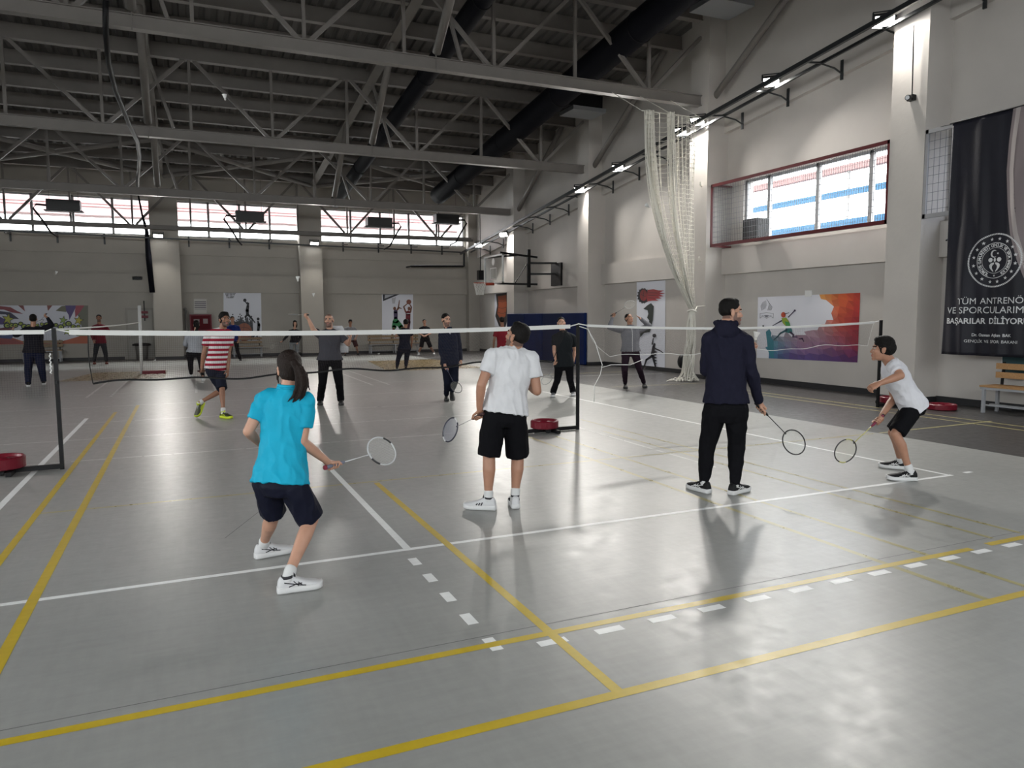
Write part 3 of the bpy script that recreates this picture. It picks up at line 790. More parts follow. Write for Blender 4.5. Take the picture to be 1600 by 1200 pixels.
# ------------------------------------------------------------------ basketball goal
t = thing('basketball_goal', 'wall mounted glass basketball backboard with orange hoop', 'basketball goal', (10.5, 25.35, 2.85))
m = MB()
y0, y1, z0, z1 = 24.45, 26.25, 2.85, 3.9
for (a, b) in (((y0, z0), (y1, z0 + .05)), ((y0, z1 - .05), (y1, z1)), ((y0, z0), (y0 + .05, z1)), ((y1 - .05, z0), (y1, z1))):
    m.box((10.47, a[0], a[1]), (10.53, b[0], b[1]))
m.build('backboard_frame', M_WPAINT, t)
m = MB(); m.box((10.49, y0, z0), (10.51, y1, z1)); m.build('glass_board', M_GLASS, t)
m = MB(); c = 25.35
for (a, b) in (((c - .3, 3.0), (c + .3, 3.04)), ((c - .3, 3.41), (c + .3, 3.45)), ((c - .3, 3.0), (c - .26, 3.45)), ((c + .26, 3.0), (c + .3, 3.45))): m.box((10.482, a[0], a[1]), (10.489, b[0], b[1]))
m.tube([(10.482, c, 3.66), (10.488, c, 3.66)], .13, 20); m.build('target_mark', M_WPAINT, t)
M_ORG = mat('orange_hoop_paint', (0.40, 0.05, 0.02), .4)
m = MB(); hc = Vector((9.95, c, 2.88)); m.tube([hc + Vector((.225 * math.cos(a), .225 * math.sin(a), 0)) for a in [2 * PI * k / 28 for k in range(28)]], .012, 8, closed=True)
m.box((10.16, c - .12, 2.80), (10.48, c + .12, 2.89)); h = m.build('hoop', M_ORG, t, True)
m = MB()
for k in range(12):
    a = 2 * PI * k / 12
    for s in (1, -1):
        m.tube([hc + Vector((.225 * (1 - .42 * v) * math.cos(a + s * v * .8), .225 * (1 - .42 * v) * math.sin(a + s * v * .8), -.44 * v)) for v in (0, .25, .5, .75, 1)], .009, 4, False)
m.build('net', M_WTAPE, h)
m = MB(); pz = 3.4
m.beam((11.75, 24.95, 2.72), (11.75, 24.95, 4.12), .11, .11)
m.build('mast', M_BLACK, t)
m = MB()
for z in (3.86, 2.86): m.beam((10.53, 24.8 if z > 3 else 25.1, z + (.1 if z > 3 else 0)), (12.1, 24.95, z - .02), .06, .07)
m.beam((10.53, 25.9, 3.86), (11.3, 25.0, 3.9), .06, .06); m.beam((11.2, 25, 2.86), (11.7, 25, 3.6), .025, .025); m.build('support_arm', M_BLACK, t)
m = MB(); m.box((12.70, 24.2, 2.78), (12.78, 25.0, 3.62))
for z in (3.62, 3.22): m.beam((11.75, 24.95, z), (12.75, 24.62, z), .06, .07)
m.build('wall_bracket', M_BLACK, t)
p = at(751, 430, 27.8)
m = MB(); m.box((p.x - .11, 27.7, p.z - .19), (p.x + .11, 27.94, p.z + .19)); tag(m.build('loudspeaker', M_BLACK), 'black loudspeaker box behind the basketball backboard', 'loudspeaker')
m = MB(); m.box((p.x - .012, 27.81, p.z + .18), (p.x + .012, 27.83, chord_z(27.82) - .12)); o = m.build('loudspeaker_pole', M_BLACK); tag(o, 'thin black pole holding the loudspeaker behind the backboard', 'pole')

# ------------------------------------------------------------------ benches
M_WOOD = mat('bench_wood', (0.40, 0.22, 0.09), .5, var=.2, vscale=5, stretch=(2, 14, 14))
M_WOODP = mat('pale_bench_wood', (0.27, 0.19, 0.11), .55, var=.15, vscale=5)
M_FRAME = mat('grey_bench_tube', (0.33, 0.34, 0.36), .4)
def bench(o, ax, out, L, label, wood, deep=.42):
    """o: front corner on the floor, ax: unit along, out: unit from front to back"""
    o = Vector(o); ax = Vector(ax); out = Vector(out); up = Vector((0, 0, 1))
    t = thing('bench', label, 'bench', o)
    m = MB()
    for k in range(2 if L < 1.6 else 3):
        for s in (0.03, deep - .03):
            q = o + ax * (.06 + (L - .12) * k / (1 if L < 1.6 else 2)) + out * s
            m.beam(q, q + up * .42, .045, .045, ax)
    m.beam(o + out * .03 + up * .41, o + ax * L + out * .03 + up * .41, .04, .04); m.beam(o + out * (deep - .03) + up * .41, o + ax * L + out * (deep - .03) + up * .41, .04, .04)
    for s in (.12, .3): m.beam(o + out * s + up * .12, o + ax * L + out * s + up * .12, .06, .02)
    m.build('frame', M_FRAME, t)
    for k in range(3):
        q = o + out * (.06 + .15 * k) + up * .445; m = MB(); m.beam(q, q + ax * L, .13, .03); m.build('seat_slat', wood, t)
    m = MB()
    for k in range(2 if L < 1.6 else 3):
        q = o + ax * (.1 + (L - .2) * k / (1 if L < 1.6 else 2)) + out * deep
        m.beam(q + up * .4, q + up * .84 + out * .04, .04, .03, ax)
    m.build('back_support', M_BLACK, t)
    for z in (.62, .77):
        q = o + out * (deep - .005) + up * z; m = MB(); m.beam(q, q + ax * L, .025, .10); m.build('back_slat', wood, t)
    return t
bench((12.17, 8.05, 0), (0, -1, 0), (1, 0, 0), 2.2, 'wooden slatted bench with grey legs under the hanging banner', M_WOOD)
bench((7.5, 32.65, 0), (1, 0, 0), (0, 1, 0), 2.36, 'long wooden bench under the poster of two basketball players', M_WOODP)
bench((1.75, 32.75, 0), (1, 0, 0), (0, 1, 0), 1.2, 'short wooden bench under the poster of the black basketball silhouettes', M_WOODP)
bench((-5.7, 32.7, 0), (1, 0, 0), (0, 1, 0), 1.3, 'short wooden bench under the colourful wall painting', M_WOODP)

# ------------------------------------------------------------------ back wall fittings
M_DOOR = mat('beige_door_paint', (0.30, 0.285, 0.25), .5)
t = structure(MB().box((-2.2, YB - .07, 0), (-1.18, YB, 2.06)).build('door_1', M_DOOR))
m = MB(); m.box((-2.12, YB - .09, .95), (-1.24, YB - .07, 1.98)); m.box((-2.12, YB - .09, .08), (-1.24, YB - .07, .85)); m.build('door_leaf', mat('beige_door_panel', (.34, .325, .29), .5), t)
m = MB(); m.tube([(-2.08, YB - .1, 1.0), (-2.08, YB - .14, 1.0), (-1.95, YB - .14, 1.0)], .012, 6); m.build('door_handle', M_RAIL, t)
t = thing('fire_cabinet', 'dark red fire hose cabinet on the back wall', 'fire cabinet', (.57, YB, 1.16))
m = MB(); m.box((.15, YB - .22, 1.12), (.99, YB, 1.80)); m.build('case', M_WT, t)
m = MB(); m.box((.20, YB - .235, 1.17), (.94, YB - .22, 1.75)); m.build('door', mat('deep_red_door', (.085, .005, .010), .5, spec=.1), t)
m = MB(); m.box((.30, YB - .24, 1.35), (.52, YB - .235, 1.6)); m.box((.66, YB - .24, 1.42), (.84, YB - .235, 1.62)); m.build('label_plate', mat('greyed_plate', (.25, .2, .2), .6), t)
m = MB(); m.box((-1.88, YB - .13, 3.18), (-1.52, YB - .10, 3.32)); t = tag(m.build('vent_grille', M_BLACK), 'small dark vent grille on the back wall', 'vent')
m = MB()
for k in range(4): m.box((-1.86, YB - .145, 3.195 + .03 * k), (-1.54, YB - .13, 3.205 + .03 * k))
m.build('louvre', M_RAIL, t)
t = thing('waste_bin', 'grey waste bin with a dark lid by the back door', 'bin', (-1.66, 32.95, 0))
m = MB(); n = 20; m.loft([[(-1.66 + r_ * math.cos(2 * PI * j / n), 32.95 + r_ * math.sin(2 * PI * j / n), z) for j in range(n)] for r_, z in ((.2, 0), (.24, .55), (.25, .56))]); m.build('body', mat('grey_bin', (.2, .195, .18), .5), t, True)
m = MB(); m.loft([[(-1.66 + r_ * math.cos(2 * PI * j / n), 32.95 + r_ * math.sin(2 * PI * j / n), z) for j in range(n)] for r_, z in ((.34, .56), (.34, .62), (.25, .66), (.1, .67))]); m.build('lid', M_BLACK, t, True)
t = thing('wall_sign', 'narrow red and dark sign standing out beside the back door', 'sign', (-1.4, 33.0, 1.6))
m = MB(); m.box((-1.53, 33.15, 1.55), (-1.49, 33.2, 2.35)); m.build('pole', M_BLACK, t)
m = MB(); m.box((-1.62, 33.13, 1.66), (-1.38, 33.15, 1.76)); m.box((-1.62, 33.13, 1.84), (-1.38, 33.15, 1.94)); m.build('red_plate', M_WT, t)
m = MB(); m.tube([(.02, 33.05, 0), (.02, 33.05, 1.98)], .05, 10); m.tube([(.02, 33.05, 1.98), (-.03, 33.05, 2.06)], .06, 10)
tag(m.build('stand_pipe', mat('dull_grey_pipe', (.2, .19, .18), .5), None, True), 'grey upright pipe between the pillar and the fire cabinet', 'pipe')
p = atX(1180, 360, 12.6)
m = MB(); m.box((12.42, p.y - .25, 3.43), (12.82, p.y + .25, 3.95)); o = tag(m.build('loudspeaker', mat('black_speaker_cloth', (.012, .012, .013), .8)), 'black loudspeaker box on the sill behind the red window guard', 'loudspeaker')
bv = o.modifiers.new('b', 'BEVEL'); bv.width = .03; bv.segments = 2
p = atX(1066, 565, 12.75)
m = MB(); m.ell(p, (Vector((1, 0, 0)), Vector((0, 1, 0)), Vector((0, 0, 1))), (.12, .16, .2), 16, 10); m.box((p.x, p.y - .08, p.z - .1), (12.9, p.y + .08, p.z + .1))
tag(m.build('wall_horn', M_BLACK, None, True), 'small black box low on the wall beside the net bundle', 'wall box')
m = MB(); m.box((12.86, 12.45, 2.06), (12.9, 12.62, 2.2)); tag(m.build('paper_note', M_WPAINT), 'small white note taped above the colourful poster', 'note')
# ------------------------------------------------------------------ printed posters (each one flat sheet with its print)
class Sheet:
    def __init__(s, P, N): s.P = P; s.N = Vector(N); s.m = MB(); s.k = 0; s.m.c = (1, 1, 1)
    def q(s, p): return s.P(*p) + s.N * (.004 + .0006 * s.k)
    def poly(s, pts, c): s.k += 1; s.m.c = c; s.m.poly([s.q(p) for p in pts]); return s
    def circ(s, x, y, rx, ry, c, n=22): return s.poly([(x + rx * math.cos(2 * PI * j / n), y + ry * math.sin(2 * PI * j / n)) for j in range(n)], c)
    def stroke(s, pts, ws, c):
        s.k += 1; s.m.c = c
        if not hasattr(ws, '__len__'): ws = [ws] * len(pts)
        for i in range(len(pts) - 1):
            (x0, y0), (x1, y1) = pts[i], pts[i + 1]; L = math.hypot(x1 - x0, y1 - y0) or 1e-6
            nx, ny = -(y1 - y0) / L / 2, (x1 - x0) / L / 2; a, b = ws[i], ws[i + 1]
            s.m.poly([s.q(p) for p in ((x0 + nx * a, y0 + ny * a), (x1 + nx * b, y1 + ny * b), (x1 - nx * b, y1 - ny * b), (x0 - nx * a, y0 - ny * a))])
            for (x, y, w_) in ((x0, y0, a), (x1, y1, b)): s.m.poly([s.q((x + w_ / 2 * math.cos(2 * PI * j / 8), y + w_ / 2 * math.sin(2 * PI * j / 8))) for j in range(8)])
        return s
    def star(s, x, y, r, c, rot=0): return s.poly([(x + (r if k % 2 == 0 else r * .42) * math.sin(rot + PI * k / 5), y - (r if k % 2 == 0 else r * .42) * math.cos(rot + PI * k / 5)) for k in range(10)], c)
    def done(s, name, label, cat='poster'):
        s.m.col = [tuple(min(.85, 1.4 * x) for x in c) for c in s.m.col]
        o = s.m.build(name, print_mat(), None, colors=True, flip=False)
        return tag(o, label, cat)
def back_P(px, py): return at(px, py, YB - .004)
def side_P(px, py): return atX(px, py, XW - .004)
def zm(ox, oy, k): return lambda pts: [(ox + k * x, oy + k * y) for x, y in pts]
rn = random.Random(11)
WHITE = (.50, .51, .56); INK = (.012, .013, .018)

# colourful wall painting, far left
s = Sheet(back_P, (0, -1, 0)); z = zm(0, 450, .15)
s.poly(z([(-260, 182), (912, 182), (918, 578), (-260, 592)]), (.47, .48, .54))
s.poly(z([(-260, 480), (0, 505), (120, 515), (210, 545), (290, 572), (560, 578), (700, 540), (820, 505), (918, 430), (918, 578), (-260, 592)]), (.33, .075, .03))
s.poly(z([(-260, 520), (0, 530), (100, 520), (180, 545), (250, 580), (-260, 592)]), (.20, .03, .03))
s.poly(z([(780, 250), (820, 300), (850, 400), (800, 480), (918, 470), (918, 182), (860, 182)]), (.10, .10, .075))
s.poly(z([(730, 430), (860, 480), (918, 440), (918, 500), (800, 500)]), (.12, .14, .08))
s.poly(z([(580, 237), (640, 190), (700, 182), (690, 250)]), (.10, .095, .06))
s.poly(z([(680, 182), (800, 182), (740, 300), (722, 335), (715, 280), (690, 240)]), (.05, .03, .13))
s.poly(z([(790, 182), (880, 182), (830, 255), (785, 310), (780, 240)]), (.22, .03, .05))
s.poly(z([(190, 182), (245, 182), (262, 245)]), (.14, .03, .03)); s.poly(z([(490, 182), (545, 182), (500, 240)]), (.16, .04, .03))
s.poly(z([(-200, 190), (0, 188), (110, 200), (180, 240), (245, 270), (120, 255), (40, 225), (-200, 220)]), (.16, .02, .03))
s.poly(z([(-200, 250), (0, 240), (110, 255), (200, 322), (130, 320), (60, 275), (-200, 270)]), (.02, .02, .05))
s.poly(z([(-200, 330), (0, 300), (60, 330), (90, 380), (0, 380), (-200, 390)]), (.05, .03, .13))
s.poly(z([(-200, 430), (0, 420), (100, 400), (160, 420), (60, 460), (-200, 470)]), (.09, .01, .02))
s.poly(z([(-200, 490), (40, 495), (150, 485), (120, 530), (-200, 510)]), (.03, .05, .16))
for i in range(17):
    x = 75 + 46 * i + rn.uniform(-8, 8); y = 385 + rn.uniform(-16, 22); r = rn.uniform(20, 34)
    (px, py), = z([(x, y)])
    s.circ(px, py, r * .15 * 1.15, r * .15 * .95, INK, 12); s.circ(px, py, r * .15 * .72, r * .15 * .6, (.24, .30, .03), 10); s.circ(px + .6, py + .3, r * .15 * .28, r * .15 * .2, INK, 8)
for (x, y, r, c) in ((85, 325, 62, (.30, .30, .03)), (820, 338, 50, (.34, .30, .03)), (660, 335, 42, (.18, .26, .04)), (705, 450, 46, (.28, .36, .06)), (-90, 390, 55, (.30, .30, .03))):
    (px, py), = z([(x, y)]); s.star(px, py, r * .15 * 1.15, INK, .2); s.star(px, py, r * .15 * .9, c, .2)
s.done('wall_painting', 'wide colourful wall painting with green stars at the far left', 'painting')

# black basketball silhouettes
s = Sheet(back_P, (0, -1, 0)); z = zm(240, 450, .15)
s.poly(z([(728, 38), (1118, 40), (1128, 552), (728, 548)]), WHITE)
for k in range(7):
    s.stroke(z([(740 + 18 * k, 40), (765 + 11 * k, 105)]), .5, INK); s.stroke(z([(860 - 18 * k, 40), (822 - 10 * k, 105)]), .5, INK)
s.stroke(z([(735, 42), (855, 42)]), 1.2, INK)
s.circ(*z([(950, 128)])[0], 2.6, 2.6, INK)
s.stroke(z([(955, 145), (975, 165), (985, 185)]), [1.4, 2, 2.6], INK); s.stroke(z([(975, 150), (985, 180)]), 1.6, INK)
s.circ(*z([(985, 165)])[0], 1.7, 2, INK)
s.stroke(z([(982, 185), (975, 235), (978, 280)]), [4, 5, 4.5], INK)
s.stroke(z([(975, 280), (955, 300), (965, 330)]), [3.6, 2.6, 1.4], INK); s.stroke(z([(985, 280), (1020, 315), (1055, 360)]), [3.6, 2.4, 1.4], INK)
for i in range(20):
    x = 740 + 15 * i; h = rn.uniform(40, 150) * (1 - .4 * abs(i - 9) / 10)
    s.poly(z([(x - 12, 520), (x - 6, 400 - h), (x + 4, 410 - h), (x + 14, 520)]), INK)
    s.circ(*z([(x + rn.uniform(-8, 8), 385 - h)])[0], 1.0, 1.0, INK, 8)
s.poly(z([(735, 545), (740, 430), (800, 360), (900, 345), (980, 370), (1020, 470), (980, 545)]), INK)
s.circ(*z([(943, 460)])[0], 12.3, 14.2, (.19, .055, .025), 30)
for a in (-.55, .1, .7): s.stroke([z([(943 + 75 * math.sin(t), 460 + a * 95 * math.cos(t))])[0] for t in (-1.3, -.6, 0, .6, 1.3)], .5, INK)
s.stroke(z([(943, 370), (935, 460), (945, 550)]), .5, INK)
s.circ(*z([(1088, 322)])[0], 2.2, 2.2, INK); s.stroke(z([(1085, 345), (1095, 385), (1090, 440), (1075, 500), (1085, 540)]), [2, 4.6, 4, 2.6, 1.6], INK); s.stroke(z([(1085, 450), (1030, 520), (1015, 545)]), [3, 2, 1.3], INK)
s.done('poster', 'white poster with black basketball silhouettes and an orange ball')

# two basketball players
s = Sheet(back_P, (0, -1, 0)); z = zm(450, 450, .15)
s.poly(z([(978, 65), (1302, 67), (1300, 532), (980, 530)]), WHITE)
s.poly(z([(985, 67), (1160, 67), (990, 137)]), (.02, .022, .03)); s.poly(z([(1010, 72), (1110, 70), (1005, 112)]), (.3, .31, .34))
s.stroke(z([(1082, 105), (1092, 160)]), 1.0, (.25, .25, .27)); s.stroke(z([(1118, 98), (1108, 160)]), 1.0, (.25, .25, .27)); s.poly(z([(1082, 105), (1118, 98), (1108, 162), (1092, 162)]), (.33, .33, .36))
SK = (.13, .05, .03)
s.stroke(z([(1125, 250), (1150, 200), (1160, 130)]), [2.4, 2, 1.3], SK); s.stroke(z([(1125, 240), (1160, 205), (1180, 215)]), [2.2, 1.8, 1.2], SK); s.circ(*z([(1110, 215)])[0], 2.3, 3, SK)
s.stroke(z([(1120, 245), (1122, 320)]), [6.2, 6], (.05, .035, .08)); s.stroke(z([(1115, 345), (1105, 410)]), [7.5, 7], (.02, .14, .05)); s.stroke(z([(1130, 345), (1180, 410)]), [7, 7.5], (.02, .14, .05))
s.stroke(z([(1100, 425), (1075, 530)]), [4, 2.4], SK); s.stroke(z([(1190, 415), (1180, 490)]), [3.6, 2], SK)
s.circ(*z([(1258, 145)])[0], 3.8, 3.8, (.16, .055, .035)); s.stroke(z([(1225, 250), (1205, 195), (1240, 165)]), [2.4, 2, 1.4], SK); s.stroke(z([(1275, 250), (1285, 200), (1265, 165)]), [2.4, 2, 1.4], SK); s.circ(*z([(1260, 215)])[0], 2.3, 3, SK)
s.stroke(z([(1250, 260), (1250, 340)]), [7.5, 7], (.11, .012, .02)); s.stroke(z([(1235, 268), (1270, 266)]), 1.2, (.5, .5, .5)); s.stroke(z([(1250, 350), (1240, 440)]), [8, 7], (.04, .01, .02)); s.stroke(z([(1235, 440), (1225, 528)]), [3.6, 2.2], SK); s.stroke(z([(1262, 440), (1270, 528)]), [3.6, 2.2], SK)
s.done('poster', 'white poster of two basketball players, one in green shorts')

# dark poster with an orange ball, by the back corner
s = Sheet(side_P, (-1, 0, 0))
s.poly([(773, 459), (797, 456), (797, 512), (773, 510)], (.42, .42, .46))
s.poly([(775, 459.5), (795, 457), (793, 476), (795, 492), (790, 511), (780, 510), (774, 494), (777, 478)], (.015, .012, .012))
s.poly([(778, 463), (791, 461), (792, 478), (790, 494), (783, 500), (777, 490), (779, 476)], (.19, .045, .018))
for y in (470, 480, 488): s.stroke([(778, y), (785, y + 2), (791, y)], .6, INK)
s.done('poster', 'dark poster with a streaked orange ball by the back corner')

# leaping silhouettes with a red splash, right wall
s = Sheet(side_P, (-1, 0, 0)); z = zm(820, 450, .1625)
s.poly([(995, 441), (1040, 438), (1039, 579), (995, 573.5)], WHITE)
s.circ(*z([(1142, 75)])[0], 8.5, 11.5, INK, 18)
for k in range(14): s.star(*z([(1142 + 52 * math.cos(k * .45), 75 + 66 * math.sin(k * .45))])[0], 2.4, INK, k)
s.circ(*z([(1145, 70)])[0], 5.8, 9, (.20, .02, .02), 18); s.stroke(z([(1120, 60), (1165, 85)]), .6, INK); s.stroke(z([(1150, 20), (1138, 125)]), .6, INK)
s.poly(z([(1185, 18), (1240, 12), (1290, 22), (1345, 25), (1300, 42), (1352, 52), (1300, 62), (1340, 78), (1290, 84), (1320, 100), (1260, 105), (1290, 122), (1230, 122), (1180, 128), (1178, 70)]), (.25, .02, .025))
for y in (45, 70, 95): s.stroke(z([(1195, y), (1280, y + 4)]), .7, (.04, .01, .012))
s.poly(z([(1145, 200), (1185, 165), (1218, 145), (1245, 175), (1240, 240), (1235, 310), (1220, 375), (1205, 425), (1150, 432), (1120, 468), (1105, 472), (1108, 430), (1150, 395), (1195, 370), (1200, 310), (1180, 285), (1192, 250), (1185, 215)]), (.018, .024, .022))
s.circ(*z([(1250, 458)])[0], 3.0, 3.0, INK); s.stroke(z([(1240, 485), (1230, 540)]), [1.4, 2.2], INK); s.circ(*z([(1250, 545)])[0], 2, 2.4, INK)
s.stroke(z([(1245, 560), (1232, 640)]), [4, 5.4], INK); s.stroke(z([(1235, 650), (1175, 690), (1150, 760)]), [4, 3, 1.8], INK); s.stroke(z([(1235, 650), (1250, 710), (1270, 785)]), [4, 3, 1.8], INK); s.stroke(z([(1250, 580), (1300, 600), (1335, 622)]), [2.4, 1.8, 1.2], INK)
for k in range(5): s.poly(z([(1250, 600 + 28 * k), (1280, 615 + 28 * k), (1250, 625 + 28 * k)]), INK)
s.done('poster', 'tall white poster with leaping black silhouettes and a red splash')

# colourful faceted poster with a running player
s = Sheet(side_P, (-1, 0, 0)); z = zm(1040, 450, .1625)
C4 = ((1184.5, 464.5), (1344.5, 457.5), (1340, 566.5), (1182.5, 559))
def bil(u, v):
    a = [C4[0][i] * (1 - u) + C4[1][i] * u for i in (0, 1)]; b = [C4[3][i] * (1 - u) + C4[2][i] * u for i in (0, 1)]
    return (a[0] * (1 - v) + b[0] * v, a[1] * (1 - v) + b[1] * v)
s.poly(C4, (.50, .50, .54))
GN, GM = 15, 11; jit = {}
def gp(i, j):
    if (i, j) not in jit:
        ju = 0 if i in (0, GN) else rn.uniform(-.3, .3) / GN; jv = 0 if j in (0, GM) else rn.uniform(-.3, .3) / GM
        jit[(i, j)] = (i / GN + ju, j / GM + jv)
    return jit[(i, j)]
def mixc(a, b, t): t = max(0, min(1, t)); return tuple(x * (1 - t) + y * t for x, y in zip(a, b))
def hue(u, v):
    top = mixc((.45, .24, .05), (.42, .10, .02), (u - .55) / .22); top = mixc(top, (.33, .03, .015), (u - .72) / .25)
    mid = mixc((.33, .24, .25), (.36, .06, .03), (u - .55) / .25); mid = mixc(mid, (.22, .012, .02), (u - .75) / .22)
    bot = mixc((.02, .13, .20), (.07, .045, .15), (u - .05) / .3); bot = mixc(bot, (.055, .01, .06), (u - .5) / .5)
    low = mixc((.03, .17, .22), (.22, .12, .19), (u - .1) / .35); low = mixc(low, (.16, .012, .03), (u - .6) / .35)
    if v < .45: return mixc(top, mid, v / .45)
    if v < .75: return mixc(mid, low, (v - .45) / .3)
    return mixc(low, bot, (v - .75) / .2)
def inside(u, v):   # print starts at a curved edge; the rest of the sheet stays white
    edge = .33 + .36 * math.sin(max(0, min(1, (v + .12) / .75)) * PI) ** .8 + .04
    if v > .62: edge = max(0.13 - .1 * (v - .62), .62 - (v - .50) * 2.9)
    return u > edge
s.k += 1
for i in range(GN):
    for j in range(GM):
        a, b, c, d_ = gp(i, j), gp(i + 1, j), gp(i + 1, j + 1), gp(i, j + 1)
        for tri in ((a, b, c), (a, c, d_)):
            u = sum(p[0] for p in tri) / 3; v = sum(p[1] for p in tri) / 3
            if inside(u, v):
                cc = hue(u, v); k = rn.uniform(.82, 1.2); s.m.c = tuple(min(1, x * k) for x in cc)
                s.m.poly([s.q(bil(*p)) for p in tri])
s.poly(z([(965, 420), (1000, 395), (1018, 430), (1015, 470), (1040, 510), (1045, 670), (1015, 670), (985, 600), (975, 500)]), (.025, .14, .18))
GR = (.10, .105, .12)
for k in range(6): s.stroke([z([(975 + (58 - 9 * k) * math.cos(t), 195 + (62 - 9 * k) * math.sin(t) - 10)])[0] for t in (2.6, 3.3, 4.0, 4.6)], .45, GR)
for k in range(5): s.stroke(z([(975 + 9 * k, 105 + 14 * k), (1000 + 7 * k, 150 + 8 * k), (985 + 8 * k, 215)]), .45, GR)
s.stroke(z([(912, 245), (975, 238), (1040, 245), (1038, 290), (1015, 270), (975, 292), (935, 270), (912, 292), (912, 245)]), .5, GR); s.stroke(z([(930, 262), (1022, 262)]), .5, GR); s.poly(z([(950, 268), (975, 262), (1000, 268), (975, 284)]), (.16, .165, .19))
s.circ(*z([(1137, 258)])[0], 3.7, 4.4, (.36, .05, .02)); s.stroke(z([(1150, 250), (1190, 238)]), [1.4, .8], (.05, .02, .03))
s.stroke(z([(1185, 280), (1215, 250), (1245, 218)]), [1.6, 1.4, 1.8], (.03, .02, .05)); s.circ(*z([(1247, 217)])[0], 1.6, 1.6, (.03, .02, .05))
s.stroke(z([(1120, 315), (1075, 340), (1035, 362)]), [2.4, 1.6, 1], (.05, .05, .08))
s.poly(z([(1120, 290), (1165, 285), (1190, 320), (1205, 362), (1165, 372), (1130, 335)]), (.20, .26, .03)); s.poly(z([(1150, 320), (1195, 330), (1208, 368), (1168, 376)]), (.04, .20, .05))
s.poly(z([(1165, 375), (1210, 370), (1225, 425), (1190, 435), (1150, 420)]), (.02, .12, .12))
s.stroke(z([(1170, 405), (1110, 435), (1080, 470), (1045, 498)]), [3.6, 2.6, 2, 1.4], (.02, .07, .09)); s.stroke(z([(1205, 425), (1235, 450), (1230, 470), (1270, 472)]), [3.2, 2.2, 2.2, 1.6], (.035, .02, .06)); s.stroke(z([(1290, 490), (1320, 485), (1335, 515)]), [1.2, 2, 1], (.03, .015, .05))
s.circ(*z([(945, 365)])[0], 1.4, 1.2, INK); s.stroke(z([(1310, 485), (1240, 470)]), .5, (.2, .1, .2))
s.done('poster', 'colourful faceted poster of a running player behind the hooded man')

# ------------------------------------------------------------------ hanging banner
BY0, BY1, BZ0, BZ1 = 8.78, 7.12, .95, 4.90
def bfold(y, z_):
    t = (z_ - BZ0) / (BZ1 - BZ0); a = .35 + .65 * (1 - t)
    return a * (.022 * math.sin(y * 9.0 + z_ * .7) + .010 * math.sin(y * 23 - z_ * 1.3) + .03 * math.exp(-((y - 8.45 - .06 * (z_ - 2)) / .07) ** 2) * min(1, max(0, 3.2 - z_)))
def bpt(y, z_, off=0.0): return (12.17 - bfold(y, z_) - off, y, z_)
M_BAN = mat('dark_banner_cloth', (0.012, 0.012, 0.019), .5, spec=.25, var=.25, vscale=1.3, bump=.1, bscale=30)
M_LET = mat('banner_white_print', (0.60, 0.61, 0.62), .6)
t = thing('banner', 'tall dark hanging banner with a round white emblem and white lettering', 'banner', (12.17, 7.95, BZ0))
m = MB(); NY, NZ = 60, 70
def by(i, z_): return BY0 + (BY1 - BY0) * i / NY - (.06 * (z_ - BZ0) / (BZ1 - BZ0) if i == 0 else 0)
vv = [bpt(by(i, BZ0 + (BZ1 - BZ0) * j / NZ), BZ0 + (BZ1 - BZ0) * j / NZ) for j in range(NZ + 1) for i in range(NY + 1)]
m.add(vv, [(j * (NY + 1) + i, j * (NY + 1) + i + 1, (j + 1) * (NY + 1) + i + 1, (j + 1) * (NY + 1) + i) for j in range(NZ) for i in range(NY)])
o = m.build('cloth', M_BAN, t, True); sd = o.modifiers.new('s', 'SOLIDIFY'); sd.thickness = .002; sd.offset = 1
edgeb = [atX(px, py, 12.2) for px, py in ((1585, 172), (1578, 222), (1574, 268), (1576, 322), (1581, 365), (1592, 408), (1600, 433))]
edgeb = [(p.y, min(BZ1, p.z)) for p in edgeb] + [(7.3, 1.95), (7.12, 1.7)]
def edge_y(z_):
    for (ya, za), (yb_, zb) in zip(edgeb, edgeb[1:]):
        if zb <= z_ <= za: return ya + (yb_ - ya) * (za - z_) / (za - zb + 1e-9)
    return edgeb[0][0] if z_ > edgeb[0][1] else BY1
def strip(w0, w1, off):
    m = MB(); zz = [BZ1 - k * (BZ1 - 1.7) / 60 for k in range(61)]
    rows = []
    for z_ in zz:
        e0 = max(BY1, edge_y(z_) - w0); e1 = max(BY1, edge_y(z_) - w1)
        rows.append([bpt(e0 + (e1 - e0) * i / 8, z_, off) for i in range(9)])
    m.add([p for r_ in rows for p in r_], [(a * 9 + i, a * 9 + i + 1, (a + 1) * 9 + i + 1, (a + 1) * 9 + i) for a in range(60) for i in range(8)])
    return m
strip(0, 3, .003).build('printed_field', mat('banner_dusky_print', (.20, .165, .17), .5), t, True)
strip(.05, .12, .0045).build('printed_band', mat('banner_pale_print', (.36, .32, .31), .5), t, True)
def letters(m, body, left_px, right_px, y_px, full=None, bold=0.0, hscale=None):
    a = atX(left_px, y_px, 12.2); b = atX(right_px, y_px, 12.2); W = a.y - b.y
    v0, f0 = text_geo(body, 1.0, bold, 'LEFT'); xs_ = [v.x for v in v0]; k = W / (max(xs_) - min(xs_))
    v1, f1 = text_geo(full or body, 1.0, bold, 'LEFT'); x0 = min(v.x for v in v1)
    zc = atX((left_px + right_px) / 2, y_px, 12.2).z; h = hscale or k
    m.add([bpt(a.y - (v.x - x0) * k, zc + v.y * h, .006) for v in v1], f1)
